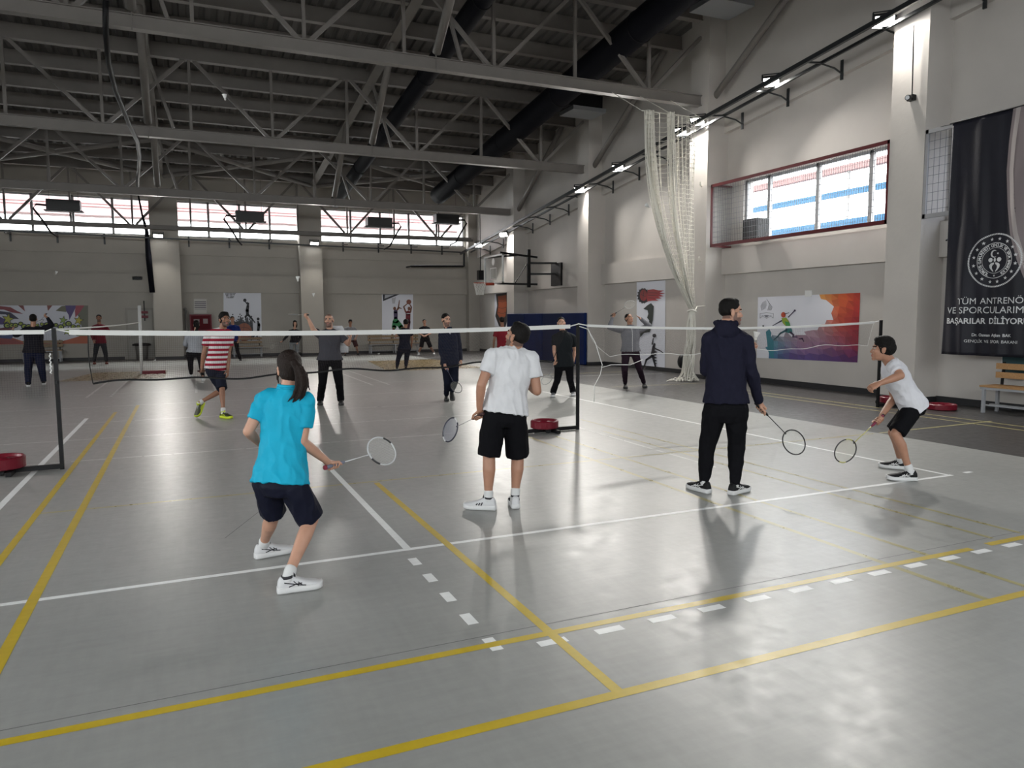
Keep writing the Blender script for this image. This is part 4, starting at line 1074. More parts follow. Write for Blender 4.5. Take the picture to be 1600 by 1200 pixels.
for args in (('TÜM ANTRENÖ', 1500, 1600, 470.5, 'TÜM ANTRENÖR'), ('VE SPORCULARIM', 1482, 1600, 485, 'VE SPORCULARIMIZA'), ('BAŞARILAR DİLİYOR', 1481, 1600, 502, 'BAŞARILAR DİLİYORUM', .022),
             ('Dr. Osman Aşkın BAK', 1519.5, 1582, 524, None, .022), ('GENÇLİK VE SPOR BAKANI', 1510, 1591, 534)):
    m = MB(); letters(m, *args); m.build('lettering', M_LET, t, flip=False)
m = MB(); ec = atX(1556, 407, 12.2); EY, EZ = ec.y, ec.z
def E(x, y): return bpt(EY - x, EZ + y, .006)
def ring(r0, r1, n=72):
    for k in range(n):
        a, b = 2 * PI * k / n, 2 * PI * (k + 1) / n
        m.poly([E(r0 * math.cos(a), r0 * math.sin(a)), E(r1 * math.cos(a), r1 * math.sin(a)), E(r1 * math.cos(b), r1 * math.sin(b)), E(r0 * math.cos(b), r0 * math.sin(b))])
for k in range(100):                                  # roped rim
    a = 2 * PI * k / 100; b = a + .045; c = a + .03
    m.poly([E(.415 * math.cos(a), .415 * math.sin(a)), E(.440 * math.cos(c), .440 * math.sin(c)), E(.440 * math.cos(c + .045), .440 * math.sin(c + .045)), E(.415 * math.cos(b), .415 * math.sin(b))])
ring(.283, .292); ring(.205, .211)
def estar(x, y, r, rot):
    m.poly([E(x + (r if k % 2 == 0 else r * .4) * math.sin(rot + PI * k / 5), y + (r if k % 2 == 0 else r * .4) * math.cos(rot + PI * k / 5)) for k in range(10)])
for k in range(16): a = 2 * PI * (k + .5) / 16; estar(.352 * math.sin(a), .352 * math.cos(a), .032, 0)
txt = 'TÜRKİYE CUMHURİYETİ GENÇLİK VE SPOR BAKANLIĞI'
for k, ch in enumerate(txt):
    if ch == ' ': continue
    a = math.radians(-150 + 300 * k / (len(txt) - 1)); v, f = text_geo(ch, .066, .0016)
    m.add([E(.247 * math.sin(a) + p.x * math.cos(a) + p.y * math.sin(a), .247 * math.cos(a) - p.x * math.sin(a) + p.y * math.cos(a)) for p in v], f)
estar(0, -.247, .022, 0)
m.poly([E(.062 * math.cos(t_) - .02, .11 + .062 * math.sin(t_)) for t_ in [math.radians(50 + 260 * k / 20) for k in range(21)]] + [E(.048 * math.cos(t_) - .004, .11 + .048 * math.sin(t_)) for t_ in [math.radians(300 - 240 * k / 20) for k in range(21)]])
estar(.052, .112, .022, .3)
for s_ in (-1, 1):
    m.poly([E(s_ * .078 + .036 * math.cos(t_), .012 + .036 * math.sin(t_)) for t_ in [2 * PI * k / 20 for k in range(20)]])
    m.poly([E(s_ * x_, y_) for x_, y_ in ((.012, -.03), (.04, -.035), (.075, -.045), (.098, -.075), (.09, -.115), (.06, -.155), (.022, -.185), (.018, -.175), (.045, -.13), (.05, -.1), (.035, -.07), (.012, -.06))])
m.poly([E(x_, y_) for x_, y_ in ((0, .055), (.022, .02), (.018, -.012), (0, -.026), (-.018, -.012), (-.022, .02))])
m.build('emblem', M_LET, t, flip=False)
m = MB(); m.tube([(12.17, BY0 + .02, BZ1 + .01), (12.17, BY1 - .05, BZ1 + .01)], .014, 8); m.tube([(12.17, BY0 - .04, BZ1), (12.24, BY0 + .25, BZ1 + .02)], .006, 5); m.build('top_rod', M_BLACK, t)
m = MB(); m.tube([(12.17, BY0 - .01, 2.93), (12.24, BY0 + .02, 2.95)], .015, 6); m.build('side_clip', M_BLACK, t)
s = Sheet(side_P, (-1, 0, 0))
s.poly([(1565, 553), (1640, 556), (1640, 591), (1565, 583)], (.012, .04, .045)); s.poly([(1565, 553), (1566.5, 553), (1566.5, 583), (1565, 583)], (.4, .4, .4)); s.poly([(1566.5, 577), (1640, 584), (1640, 591), (1566.5, 583)], (.008, .028, .03))
s.done('poster', 'dark teal poster on the wall above the wooden bench')
s = Sheet(back_P, (0, -1, 0))
s.poly([(303, 467), (323, 467), (323, 490), (303, 490)], (.36, .35, .33))
for k in range(5): s.poly([(304, 471 + 3.0 * k), (322, 471 + 3.0 * k), (322, 472.4 + 3.0 * k), (304, 472.4 + 3.0 * k)], (.07, .06, .08) if k < 4 else (.25, .25, .24))
s.done('notice', 'small striped notice on the back wall above the fire cabinet', 'notice')
# ------------------------------------------------------------------ rackets and shuttlecocks
Z = Vector((0, 0, 1))
def perp(v, d): v = Vector(v); v = v - d * v.dot(d); return v.normalized()
def solve_len(base, px, py, L, far=True):
    o = Vector((0, 0, EYE)); d = Vector(ray(px, py)).normalized(); w_ = o - base
    b = d.dot(w_); c = w_.dot(w_) - L * L; disc = b * b - c
    if disc < 0: return base + ((o + d * (-b)) - base).normalized() * L
    t = -b + (math.sqrt(disc) if far else -math.sqrt(disc)); return o + d * t
def racket(butt, headc, nrm, label, frame=(.02, .02, .022), shaft=(.5, .5, .5), grip=(.02, .02, .02), tip=None, string_r=.0007, string=(.55, .55, .5), accent=None, lod=0):
    a = (headc - butt).normalized(); n = perp(nrm, a); s = a.cross(n).normalized()
    t = thing('badminton_racket', label, 'badminton racket', butt)
    def L(x, y, z_): return butt + a * x + s * y + n * z_
    key = lambda c: 'racket_%d_%d_%d' % tuple(int(x * 255) for x in c)
    nn = 10 if not lod else 7
    m = MB(); m.tube([L(0, 0, 0), L(.006, 0, 0), L(.02, 0, 0), L(.15, 0, 0), L(.175, 0, 0)], [.013, .0165, .0140, .0130, .008], nn); m.build('grip', mat(key(grip), grip, .7), t, True)
    if tip: m = MB(); m.tube([L(-.002, 0, 0), L(.012, 0, 0)], [.0155, .0172], nn); m.build('end_cap', mat(key(tip), tip, .5), t, True)
    m = MB(); m.tube([L(.17, 0, 0), L(.415, 0, 0)], .0042, nn); m.build('shaft', mat(key(shaft), shaft, .25), t, True)
    cx, ra, rb = .535, .125, .108
    m = MB(); m.tube([L(.41, 0, 0), L(.424, 0, 0)], [.006, .008], nn); m.tube([L(cx + ra * math.cos(k), rb * math.sin(k), 0) for k in [2 * PI * i / 44 for i in range(44)]], .0062, nn, closed=True); m.build('frame', mat(key(frame), frame, .25), t, True)
    if accent:
        m = MB()
        for a0 in (2.2, 5.3): m.tube([L(cx + ra * math.cos(a0 + .09 * i), rb * math.sin(a0 + .09 * i), 0) for i in range(8)], .0068, nn)
        m.build('frame_stripe', mat(key(accent), accent, .3), t, True)
    m = MB(); st = .0115 if not lod else .02
    k = -int(rb / st)
    while k * st < rb:
        y = k * st; h = ra * math.sqrt(max(0, 1 - (y / rb) ** 2)); m.tube([L(cx - h, y, 0), L(cx + h, y, 0)], string_r, 3, False); k += 1
    k = -int(ra / st)
    while k * st < ra:
        x = k * st; h = rb * math.sqrt(max(0, 1 - (x / ra) ** 2)); m.tube([L(cx + x, -h, 0), L(cx + x, h, 0)], string_r, 3, False); k += 1
    m.build('strings', mat(key(string), string, .4), t)
    return t, a
M_FEA = mat('white_feathers', (.70, .70, .68), .7); M_CORK = mat('white_cork', (.62, .61, .57), .6)
def shuttle(p, d, label):
    """p = cork tip, d = direction cork -> feathers"""
    p = Vector(p); d = Vector(d).normalized(); t = thing('shuttlecock', label, 'shuttlecock', p)
    x = perp(Z if abs(d.z) < .9 else Vector((1, 0, 0)), d); y = d.cross(x)
    m = MB(); m.tube([p, p + d * .004, p + d * .012, p + d * .026], [.005, .010, .0132, .0132], 12); m.build('cork', M_CORK, t, True)
    m = MB(); n = 16
    for k in range(n):
        a0 = 2 * PI * k / n; a1 = a0 + 2 * PI / n * 1.12
        def c(a, u): r = .011 + .022 * u; return p + d * (.024 + .062 * u) + x * (r * math.cos(a)) + y * (r * math.sin(a))
        am = (a0 + a1) / 2
        m.add([c(am - .04, 0), c(am + .04, 0), c(a1, .35), c(a1, .95), c(am, 1.06), c(a0, .95), c(a0, .35)], [(0, 1, 2, 3, 4, 5, 6)])
        m.tube([c(am, 0), c(am, 1)], .0009, 4)
    m.build('feathers', M_FEA, t)
    return t

# ------------------------------------------------------------------ people
def skin(name, c): return mat(name, c, .48, var=.06, vscale=18, spec=.4)
SKINS = {'fair': skin('skin_fair', (.47, .26, .18)), 'mid': skin('skin_tan', (.36, .185, .12)), 'brown': skin('skin_brown', (.27, .13, .08))}
M_HAIR = mat('black_hair', (.007, .006, .0055), .6, bump=.5, bscale=160, spec=.15); M_HAIRB = mat('dark_brown_hair', (.014, .008, .006), .55, bump=.5, bscale=160, spec=.2)
M_EYE = mat('eye_white', (.30, .27, .25), .4); M_PUP = mat('eye_dark', (.012, .01, .008), .2); M_LIP = mat('lips', (.30, .11, .085), .45)
M_STUB = {k: mat('stubble_' + k, tuple(.40 * x + .008 for x in c), .6) for k, c in (('fair', (.38, .21, .16)), ('mid', (.28, .15, .105)), ('brown', (.2, .1, .065)))}
def cloth(name, c, rough=.85, bump=.25, bscale=22, **k): return mat(name, c, rough, bump=bump, bscale=bscale, var=.05, vscale=9, spec=.10, **k)

def stripes(name, a, b, scale):
    if name in MATS: return MATS[name]
    m = cloth(name, a); nt = m.node_tree; bs = nt.nodes['Principled BSDF']
    tc = nt.nodes.new('ShaderNodeTexCoord'); wv = nt.nodes.new('ShaderNodeTexWave'); wv.bands_direction = 'Z'; wv.wave_profile = 'SIN'
    wv.inputs['Scale'].default_value = scale; wv.inputs['Distortion'].default_value = .6; wv.inputs['Detail'].default_value = 0; wv.inputs['Detail Scale'].default_value = .4
    nt.links.new(tc.outputs['Object'], wv.inputs['Vector'])
    cr = nt.nodes.new('ShaderNodeValToRGB'); cr.color_ramp.interpolation = 'CONSTANT'
    cr.color_ramp.elements[0].color = (*a, 1); cr.color_ramp.elements[1].color = (*b, 1); cr.color_ramp.elements[1].position = .52
    nt.links.new(wv.outputs['Fac'], cr.inputs['Fac']); nt.links.new(cr.outputs['Color'], bs.inputs['Base Color'])
    return m

def elring(c, ra, rb, x, y, n=22, p=2.25):
    out = []
    for j in range(n):
        a = 2 * PI * j / n; ca, sa = math.cos(a), math.sin(a)
        out.append(c + x * (ra * math.copysign(abs(ca) ** (2 / p), ca)) + y * (rb * math.copysign(abs(sa) ** (2 / p), sa)))
    return out
def wrinkle(me, amp, freq, seed, keep=None):
    co = np.empty(len(me.vertices) * 3, dtype=np.float32); me.vertices.foreach_get('co', co); co = co.reshape(-1, 3)
    no = np.empty(len(me.vertices) * 3, dtype=np.float32); me.vertices.foreach_get('normal', no); no = no.reshape(-1, 3)
    for i in range(len(co)):
        p = co[i]
        q = Vector((p[0] * freq + seed, p[1] * freq, (p[2] + .5 * p[0]) * freq * .55))
        w_ = 1 - abs(noise.noise(q)) * 2.6
        co[i] += no[i] * (amp * (max(-.6, w_) - .3 + .4 * noise.noise(q * 2.3)))
    me.vertices.foreach_set('co', co.ravel()); me.update()

def hand_open(mb, W, D, n, thumb, s, curl=.5, spread=1.0):
    d = (D - W).normalized(); n = perp(n, d); x = d.cross(n)
    if x.dot(thumb) < 0: x = -x
    mb.loft([elring(W + d * (u * s), a * s, b * s, x, n, 12) for u, a, b in ((-.02, .025, .019), (.02, .033, .019), (.055, .041, .017), (.085, .041, .014), (.094, .036, .010))])
    for k, (o, L) in enumerate(((.031, .072), (.011, .082), (-.010, .076), (-.030, .060))):
        p = W + d * (.082 * s) + x * (o * s); ang = .25 * curl; dr = d
        for i, f in enumerate((.46, .30, .24)):
            ang += (.35, .65, .45)[i] * curl
            v = (d * math.cos(ang) + n * math.sin(ang) + x * (o * 2.2 * spread * (1 - curl * .6))).normalized()
            q = p + v * (L * f * s); mb.caps(p, q, (.0092 - .0008 * i) * s, (.0087 - .0008 * i) * s, 9); p = q
    p = W + d * (.025 * s) + x * (.028 * s)
    v = (d * .7 + x * .62 + n * (.30 + .4 * curl)).normalized(); q = p + v * (.045 * s); mb.caps(p, q, .0125 * s, .0105 * s, 9)
    v = (d * .85 + x * (.25 - .3 * curl) + n * (.35 + .5 * curl)).normalized(); mb.caps(q, q + v * (.034 * s), .0100 * s, .0085 * s, 9)

def hand_grip(mb, W, G, a, s, sgn=1):
    """fingers wrapped round a handle running along a through G; W = wrist"""
    u = perp(W - G, a); v = a.cross(u) * sgn; r = .0235 * s
    def C(th, ax, rr=None): return G + a * (ax * s) + (u * math.cos(th) + v * math.sin(th)) * (rr or r)
    mb.caps(W, W.lerp(G, .35) + v * (.010 * s), .026 * s, .028 * s, 12)
    k0 = C(1.15, .036, .031 * s); k1 = C(1.25, -.034, .030 * s)
    mb.caps(W.lerp(G, .3) + v * (.012 * s), k0, .022 * s, .0135 * s, 10); mb.caps(W.lerp(G, .3) + v * (.010 * s), k1, .022 * s, .0130 * s, 10)
    mb.caps(k0, k1, .0145 * s, .0135 * s, 10); mb.caps(W.lerp(G, .45) + v * (.012 * s), C(.9, 0, .029 * s), .022 * s, .018 * s, 10)
    for ax, L in ((.037, .0), (.0125, .1), (-.0115, .05), (-.034, -.15)):
        p = C(1.2, ax, .030 * s)
        for i, th in enumerate((2.25 + L * .3, 3.45 + L, 4.55 + L * 1.4)):
            q = C(th, ax + .002 * i, (.0265 - .001 * i) * s); mb.caps(p, q, (.0096 - .0007 * i) * s, (.0090 - .0007 * i) * s, 9); p = q
    p = W.lerp(G, .55) - v * (.014 * s) + a * (.012 * s)
    q = C(-.75, .045, .028 * s); mb.caps(p, q, .0125 * s, .0108 * s, 9); mb.caps(q, C(-1.7, .066, .0255 * s), .0104 * s, .0088 * s, 9)

def shoe(parent, heel, toe, main, sole, ank, sock=None, mark=None, width=1.0, name='shoe', upv=None, side_hint=None, res=22):
    heel = Vector(heel); toe = Vector(toe); L = (toe - heel).length; x = (toe - heel) / L; k = L / .29
    z_ = perp(upv or Z, x); y = z_.cross(x)
    def P(u, v, w_): return heel + x * (u * L) + y * (v * width * k) + z_ * (w_ * k)
    prof = [(-.01, .018, .045, .0), (.005, .029, .080, .0), (.05, .036, .106, .0), (.13, .039, .108, .0), (.24, .040, .108, .002), (.33, .041, .108, .003), (.42, .043, .097, .004), (.52, .046, .083, .004), (.63, .049, .071, .004), (.75, .050, .064, .003), (.86, .046, .058, .0), (.94, .035, .051, -.003), (.99, .018, .040, -.004)]
    m = MB(); rings = []
    for u, hw, h, off in prof:
        rg = []
        for j in range(res):
            a = 2 * PI * j / res; c, s_ = math.cos(a), math.sin(a)
            yy = off + hw * math.copysign(abs(c) ** .7, c); zz = .014 + (h - .014) * (.5 + .5 * math.copysign(abs(s_) ** .75, s_))
            rg.append(P(u, yy * (1 - .26 * max(0, (zz - .04) / .07)), zz))
        rings.append(rg)
    m.loft(rings); sh = m.build(name, main, parent, True)
    m = MB(); rings = []
    for u, hw, h, off in prof:
        hw2 = hw + .004; lift = .012 * max(0, (u - .78) / .22) ** 2
        rings.append([P(u * 1.02 - .01, off + sgn * hw2 * f, zz + lift) for sgn, f, zz in ((-1, .93, 0), (-1, 1, .012), (-1, 1, .033), (-1, .9, .040), (1, .9, .040), (1, 1, .033), (1, 1, .012), (1, .93, 0))])
    m.loft(rings); m.build('sole', sole, sh, True)
    m = MB(); m.tube([P(.22, 0, .095), P(.215, 0, .112)], [.0385 * k, .0395 * k], 18); m.tube([P(.36, 0, .095), P(.33, 0, .128)], [.016 * k, .012 * k], 8); m.build('collar', mark or main, sh, True)
    m = MB()
    for i in range(4):
        u = .40 + .055 * i; h = .101 - .0105 * i
        m.tube([P(u, -.024, h - .008), P(u + .012, 0, h + .004), P(u, .024, h - .008)], .0028 * k, 5)
    m.build('laces', sock or main, sh)
    if mark is not None:
        bv = BVHTree.FromPolygons([v.co for v in sh.data.vertices], [tuple(p.vertices) for p in sh.data.polygons]); im = sh.matrix_world
        m = MB()
        def on(u, h, sd):
            q = P(u, sd * .08, h); loc, nrm, _, _ = bv.find_nearest(q); return loc + (q - loc).normalized() * .0012
        kind = side_hint or 'cross'
        for sd in (-1, 1):
            if kind == 'bars':
                for i in range(3): m.tube([on(.40 + .075 * i, .044, sd), on(.36 + .075 * i, .076 - .004 * i, sd)], .0055 * k, 5)
            else:
                m.tube([on(.14, .082, sd), on(.30, .068, sd), on(.48, .050, sd), on(.6, .044, sd)], .0034 * k, 5); m.tube([on(.24, .046, sd), on(.40, .060, sd), on(.52, .070, sd)], .0034 * k, 5)
                m.tube([on(.34, .086, sd), on(.44, .044, sd)], .0028 * k, 5); m.tube([on(.43, .080, sd), on(.53, .044, sd)], .0028 * k, 5)
        m.build('side_mark', mark, sh)
    A = P(.22, 0, .10)
    if sock: m = MB(); m.caps(A - z_ * .015, ank, .039 * k, .041 * k, 16); m.build('sock', sock, parent, True)
    return A

def person(label, Y, head, hd, F, neck, sho, elb, wri, hip, kne, feet, top, bottom, skn='mid', hair=('short', M_HAIR), res=.007, s=1.0, hands=(None, None), grip=None, beard=False,
           torso_k=1.0, hem=.01, sleeve=.6, shirt_k=1.0, leg_k=1.0, wr=.006, group=None, shoes=None, hood=False, female=False, collar=None, sl=.95, placket=None, hemdrop=0):
    """joints are (px, py, depth offset from Y); [left, right] of the person"""
    J = lambda p: p if isinstance(p, Vector) else at(p[0], p[1], Y + (p[2] if len(p) > 2 else 0))
    F = Vector((F[0], F[1], 0)).normalized()
    auto = lambda p, sg, h: p if len(p) > 2 else (p[0], p[1], sg * F.x * h * s)
    N = J(neck); S = [J(auto(p, 1 - 2 * i, .165)) for i, p in enumerate(sho)]; E_ = [J(p) for p in elb]; H = [J(auto(p, 1 - 2 * i, .085)) for i, p in enumerate(hip)]; K = [J(p) for p in kne]
    W = [J(p) if p else None for p in wri]
    C = J(head)
    root = thing('person', label, 'person', ((H[0].x + H[1].x) / 2, (H[0].y + H[1].y) / 2, 0), group)
    Hm = (H[0] + H[1]) / 2; Sm = (S[0] + S[1]) / 2
    lat_h = (H[1] - H[0]); lat_h.z = 0; lat_h = lat_h.normalized(); lat_s = (S[1] - S[0]).normalized()
    hw = (S[1] - S[0]).length / 2 / .185 / s
    hw = max(.85, min(1.15, hw))
    yaw, pitch, roll = Vector((hd[0], hd[1], 0)).normalized(), math.radians(hd[2]), math.radians(hd[3] if len(hd) > 3 else 0)
    hF = yaw * math.cos(pitch) + Z * math.sin(pitch); hR = yaw.cross(Z); hU = hR.cross(hF)
    hR, hU = hR * math.cos(roll) + hU * math.sin(roll), hU * math.cos(roll) - hR * math.sin(roll)
    # --- legs end inside the shoes
    ANK = []; shp = []
    for i in (0, 1):
        hl, to = feet[i]; conv = lambda p: p if isinstance(p, Vector) else (gnd(p[0], p[1], .004) if len(p) < 3 else at(p[0], p[1], Y + p[2]))
        hl, to = conv(hl), conv(to); L = .285 * s; dv = (to - hl)
        if dv.length < .1: dv = F * L
        mid = (hl + to) / 2; dv = dv.normalized() * L; hl, to = mid - dv / 2, mid + dv / 2
        shp.append((hl, to)); x = dv.normalized(); zz = perp(Z, x); A = hl + x * (.225 * L) + zz * (.10 * L / .29); ANK.append(A)
    # --- body: one continuous surface
    mb = MB()
    def spine(t): return Hm.lerp(N, t) + F * (.018 * s * math.sin(PI * max(0, min(1, t))))
    ax = (N - Hm).normalized()
    def fr(t):
        r_ = perp(lat_h.lerp(lat_s, max(0, min(1, t))), ax); return r_, ax.cross(r_)
    def tors(tab, kx=1.0):
        rings = []
        for t, a, b in tab:
            r_, f_ = fr(t); rings.append(elring(spine(t), a * s * kx * (1 + (hw - 1) * max(0, min(1, t))), b * s * kx, r_, f_, 26))
        return rings
    bk = .93 if female else 1.0
    mb.loft(tors(((-.10, .09, .075), (-.02, .14, .10), (.15, .15, .108), (.38, .132 * bk, .094), (.62, .152 * bk, .106), (.80, .158 * bk, .102), (.91, .125, .082), (.98, .07, .062)), torso_k))
    mb.caps(N - ax * .03, C - hU * (.045 * s) - hF * (.02 * s), .060 * s * bk, .055 * s * bk, 16)
    for i in (0, 1): mb.caps(N - ax * (.035 * s), S[i] + Z * (.012 * s), .045 * s, .045 * s)
    gripdata = None
    for i in (0, 1):
        if grip and grip[0] == i:
            G = grip[1] + grip[2] * (.075 * s); W[i] = G + (E_[i] - G).normalized() * (.082 * s)
        mb.caps(S[i], E_[i], .050 * s * bk, .040 * s * bk); mb.caps(E_[i], E_[i].lerp(W[i], .3), .040 * s * bk, .041 * s * bk); mb.caps(E_[i].lerp(W[i], .3), W[i], .041 * s * bk, .0265 * s)
        if grip and grip[0] == i: hand_grip(mb, W[i], G, grip[2], s, grip[3] if len(grip) > 3 else 1)
        else:
            hp, curl = hands[i] if hands[i] else ((W[i] + (W[i] - E_[i]).normalized() * .1), .55)
            hp = J(hp); hand_open(mb, W[i], hp, (Hm - W[i]) - F * .05, F + Z * .3, s, curl)
        kp = K[i]; A = ANK[i]; lk = leg_k if bottom[0] == 'shorts' else leg_k * .78
        mb.caps(H[i], kp, .078 * s * lk, .054 * s * lk, 16)
        back = perp(-F, (A - kp).normalized())
        cal = kp.lerp(A, .32) + back * (.014 * s); mb.caps(kp, cal, .052 * s * lk, .054 * s * lk, 16); mb.caps(cal, kp.lerp(A, .72), .054 * s * lk, .038 * s * lk, 16); mb.caps(kp.lerp(A, .72), A - (A - kp).normalized() * .02, .038 * s * lk, .034 * s, 16)
    # head
    a3 = (hR, hF, hU); Pt = lambda r_, f_, u_: C + hR * (r_ * s) + hF * (f_ * s) + hU * (u_ * s)
    def el(c, rad, n=20, m_=14): mb.ell(Pt(*c), a3, [q * s for q in rad], n, m_)
    el((0, -.010, .035), (.0745, .095, .085)); el((0, .022, -.035), (.056, .068, .082)); el((0, .070, -.100), (.024, .022, .020)); el((0, .030, -.085), (.048, .050, .030))
    el((0, .078, .024), (.048, .018, .013)); el((.036, .066, -.028), (.022, .022, .02)); el((-.036, .066, -.028), (.022, .022, .02))
    mb.caps(Pt(0, .084, .008), Pt(0, .102, -.032), .0080 * s, .0120 * s, 10); el((.011, .092, -.038), (.009, .011, .008), 10, 8); el((-.011, .092, -.038), (.009, .011, .008), 10, 8)
    el((0, .088, -.062), (.023, .012, .0075), 12, 8); el((0, .087, -.074), (.021, .012, .008), 12, 8)
    for q in (-1, 1): el((q * .078, -.012, -.008), (.009, .020, .034), 12, 10); el((q * .080, -.020, .012), (.010, .016, .016), 10, 8); el((q * .030, .078, .006), (.0145, .0125, .0105), 12, 8)
    me = remesh(mb, res, 3, .5)
    co = np.array([tuple(p.center) for p in me.polygons]); rel = (co - np.array(C)) / s
    r_, f_, u_ = rel @ np.array(hR), rel @ np.array(hF), rel @ np.array(hU)
    mi = np.zeros(len(co), dtype=np.int32); ar = np.abs(r_); hd_ = (ar < .1) & (u_ > -.14) & (u_ < .14) & (np.abs(f_) < .14)
    if beard: mi[hd_ & (f_ > .0) & (u_ < -.045) & (u_ > -.13)] = 4; mi[hd_ & (ar > .045) & (ar < .069) & (f_ > .005) & (f_ < .04) & (u_ < .0) & (u_ > -.1)] = 4
    if hair[0] in ('fade', 'crop'): mi[hd_ & (f_ < .01) & (u_ > -.035) & (ar < .0735)] = 4; mi[hd_ & (f_ < -.03) & (u_ > -.055)] = 4; mi[hd_ & (u_ > .075)] = 4
    mi[hd_ & (ar < .023) & (u_ < -.056) & (u_ > -.080) & (f_ > .082)] = 3
    mi[hd_ & (np.abs(ar - .031) < .0130) & (np.abs(u_ - .006) < .0058) & (f_ > .06)] = 1
    mi[hd_ & (np.abs(ar - .031) < .0070) & (np.abs(u_ - .006) < .0065) & (f_ > .06)] = 2
    mi[hd_ & (np.abs(ar - .032) < .019) & (np.abs(u_ - .026) < .0045) & (f_ > .055)] = 5
    body = mesh_obj('body', me, [SKINS[skn], M_EYE, M_PUP, M_LIP, M_STUB[skn], hair[1]], root)
    me.polygons.foreach_set('material_index', mi); me.update()
    # hair
    hb = MB(); hl = lambda c, rad: hb.ell(Pt(*c), a3, [q * s for q in rad], 20, 14)
    hs = hair[0]
    if hs != 'crop':
        v = {'short': 0, 'fade': 0, 'full': .008, 'pony': .007, 'long': .008}[hs]
        hl((0, -.015, .051 + v * .5), (.080 + v * .6, .092 + v * .5, .081 + v))
        if hs == 'fade': hl((0, -.022, .060), (.078, .089, .072)); hl((0, -.030, .025), (.0755, .083, .072)); hl((0, .03, .098), (.05, .04, .028))
        else: hl((0, -.031, .020), (.077 + v * .7, .085 + v, .085))
        if hs == 'full': hl((0, .045, .095), (.055, .04, .032)); hl((.03, .02, .105), (.04, .045, .03)); hl((-.03, .0, .108), (.04, .05, .03))
        if hs in ('pony', 'long'): hl((0, -.03, -.01), (.078, .078, .085))
        if hs == 'long':
            hl((0, -.06, -.09), (.085, .055, .13)); hl((.06, -.02, -.07), (.035, .05, .12)); hl((-.06, -.02, -.07), (.035, .05, .12))
        if hs == 'pony':
            hb.ell(Pt(.01, -.125, .035), a3, [.028 * s, .03 * s, .028 * s], 14, 10)
            tail = [Pt(.01, -.13, .035), Pt(.022, -.165, .0), Pt(.035, -.17, -.06), Pt(.035, -.155, -.13), Pt(.015, -.14, -.19), Pt(-.03, -.13, -.235)]
            for j in range(7):
                o_ = Vector((.013 * math.cos(j * 2.4), .012 * math.sin(j * 2.4), 0)) * (0 if j == 0 else 1)
                hb.tube([p + o_ * (1.2 + .35 * q) for q, p in enumerate(tail)], [.020, .026, .027, .024, .018, .004] if j == 0 else [.012, .015, .015, .013, .009, .002], 9)
            hb.tube([Pt(.06, .02, .0), Pt(.075, -.005, -.06), Pt(.07, -.02, -.10)], [.010, .008, .002], 7); hb.tube([Pt(-.07, .02, .01), Pt(-.082, .01, -.05), Pt(-.078, .0, -.105)], [.012, .009, .002], 7)
            hb.tube([Pt(.05, -.10, .02), Pt(.085, -.13, -.05), Pt(.09, -.13, -.13), Pt(.105, -.12, -.17)], [.01, .009, .006, .002], 7)
        hm = remesh(hb, min(res, .006), 2); wrinkle(hm, .0014 if hs != 'full' else .004, 60 if hs != 'full' else 75, 3.3)
        mesh_obj('hair', hm, hair[1], root)
    # top
    if top:
        kind, tm = top; sb = MB(); kk = shirt_k
        loose = .014 if kind != 'jacket' else .024
        hipa = max(.168, (H[1] - H[0]).length / 2 / s + .098)
        tT = (-.2, .0, .10, .25, .42, .64, .80, .90, .965, 1.0); tA = (hipa, hipa, max(.165, hipa - .012), .160, .153, .166, .170, .142, .092, .070); tB = (.136, .134, .128, .120, .114, .122, .115, .096, .078, .068)
        tt = sorted([-hem, -hem + .012] + [q for q in tT if q > -hem + .03] + [q for q in (.05, .17, .33, .53, .72) if q > -hem + .03])
        sb.loft(tors([(t, (float(np.interp(t, tT, tA)) + loose) * bk, (float(np.interp(t, tT, tB)) + loose * .8) * bk) for t in tt], kk))
        for i in (0, 1):
            sb.caps(N - ax * (.03 * s), S[i] + Z * (.008 * s), (.060 + loose * .4) * s, (.062 + loose * .4) * s, 16)
            if kind in ('long', 'jacket'):
                sb.caps(S[i], E_[i], (.064 + loose * .5) * s, (.054 + loose * .4) * s, 16); sb.caps(E_[i], W[i] - (W[i] - E_[i]).normalized() * .01, (.054 + loose * .4) * s, .038 * s, 16)
            else:
                d_ = (E_[i] - S[i]); q = S[i] + d_ * sleeve
                sb.tube([S[i] - d_.normalized() * .02, S[i] + d_ * (sleeve * .5), q], [.064 * s * bk, .066 * s * bk, .068 * s * bk], 18)
        if hood: sb.ell(N - F * (.085 * s) - ax * (.035 * s), (lat_s, F, ax), (.105 * s, .06 * s, .085 * s)); sb.tube([N + lat_s * (.085 * s * math.cos(q)) + F * (.075 * s * math.sin(q)) + ax * (.022 * s) for q in [2 * PI * k_ / 16 for k_ in range(16)]], .026 * s, 8, closed=True)
        if kind == 'jacket' and not hood: sb.tube([N + lat_s * (.064 * s * math.cos(q)) + F * (.06 * s * math.sin(q)) + ax * (.025 * s) for q in [2 * PI * k_ / 16 for k_ in range(16)]], .018 * s, 8, closed=True)
        sm = remesh(sb, res * 1.1, 2); wrinkle(sm, wr, 13.0, (label.__len__() * 1.7) % 9)
        so = mesh_obj({'tee': 'shirt', 'polo': 'shirt', 'long': 'sweatshirt', 'jacket': 'jacket'}[kind], sm, tm, root)
        if collar:
            cb = MB()
            for dz, rr in ((.012, .066), (.028, .062)): cb.tube([N + lat_s * (rr * s * math.cos(q)) + F * (rr * .95 * s * math.sin(q)) + ax * (dz * s) for q in [2 * PI * k_ / 20 for k_ in range(20)]], .011 * s, 8, closed=True)
            cb.build('collar', collar, so, True)
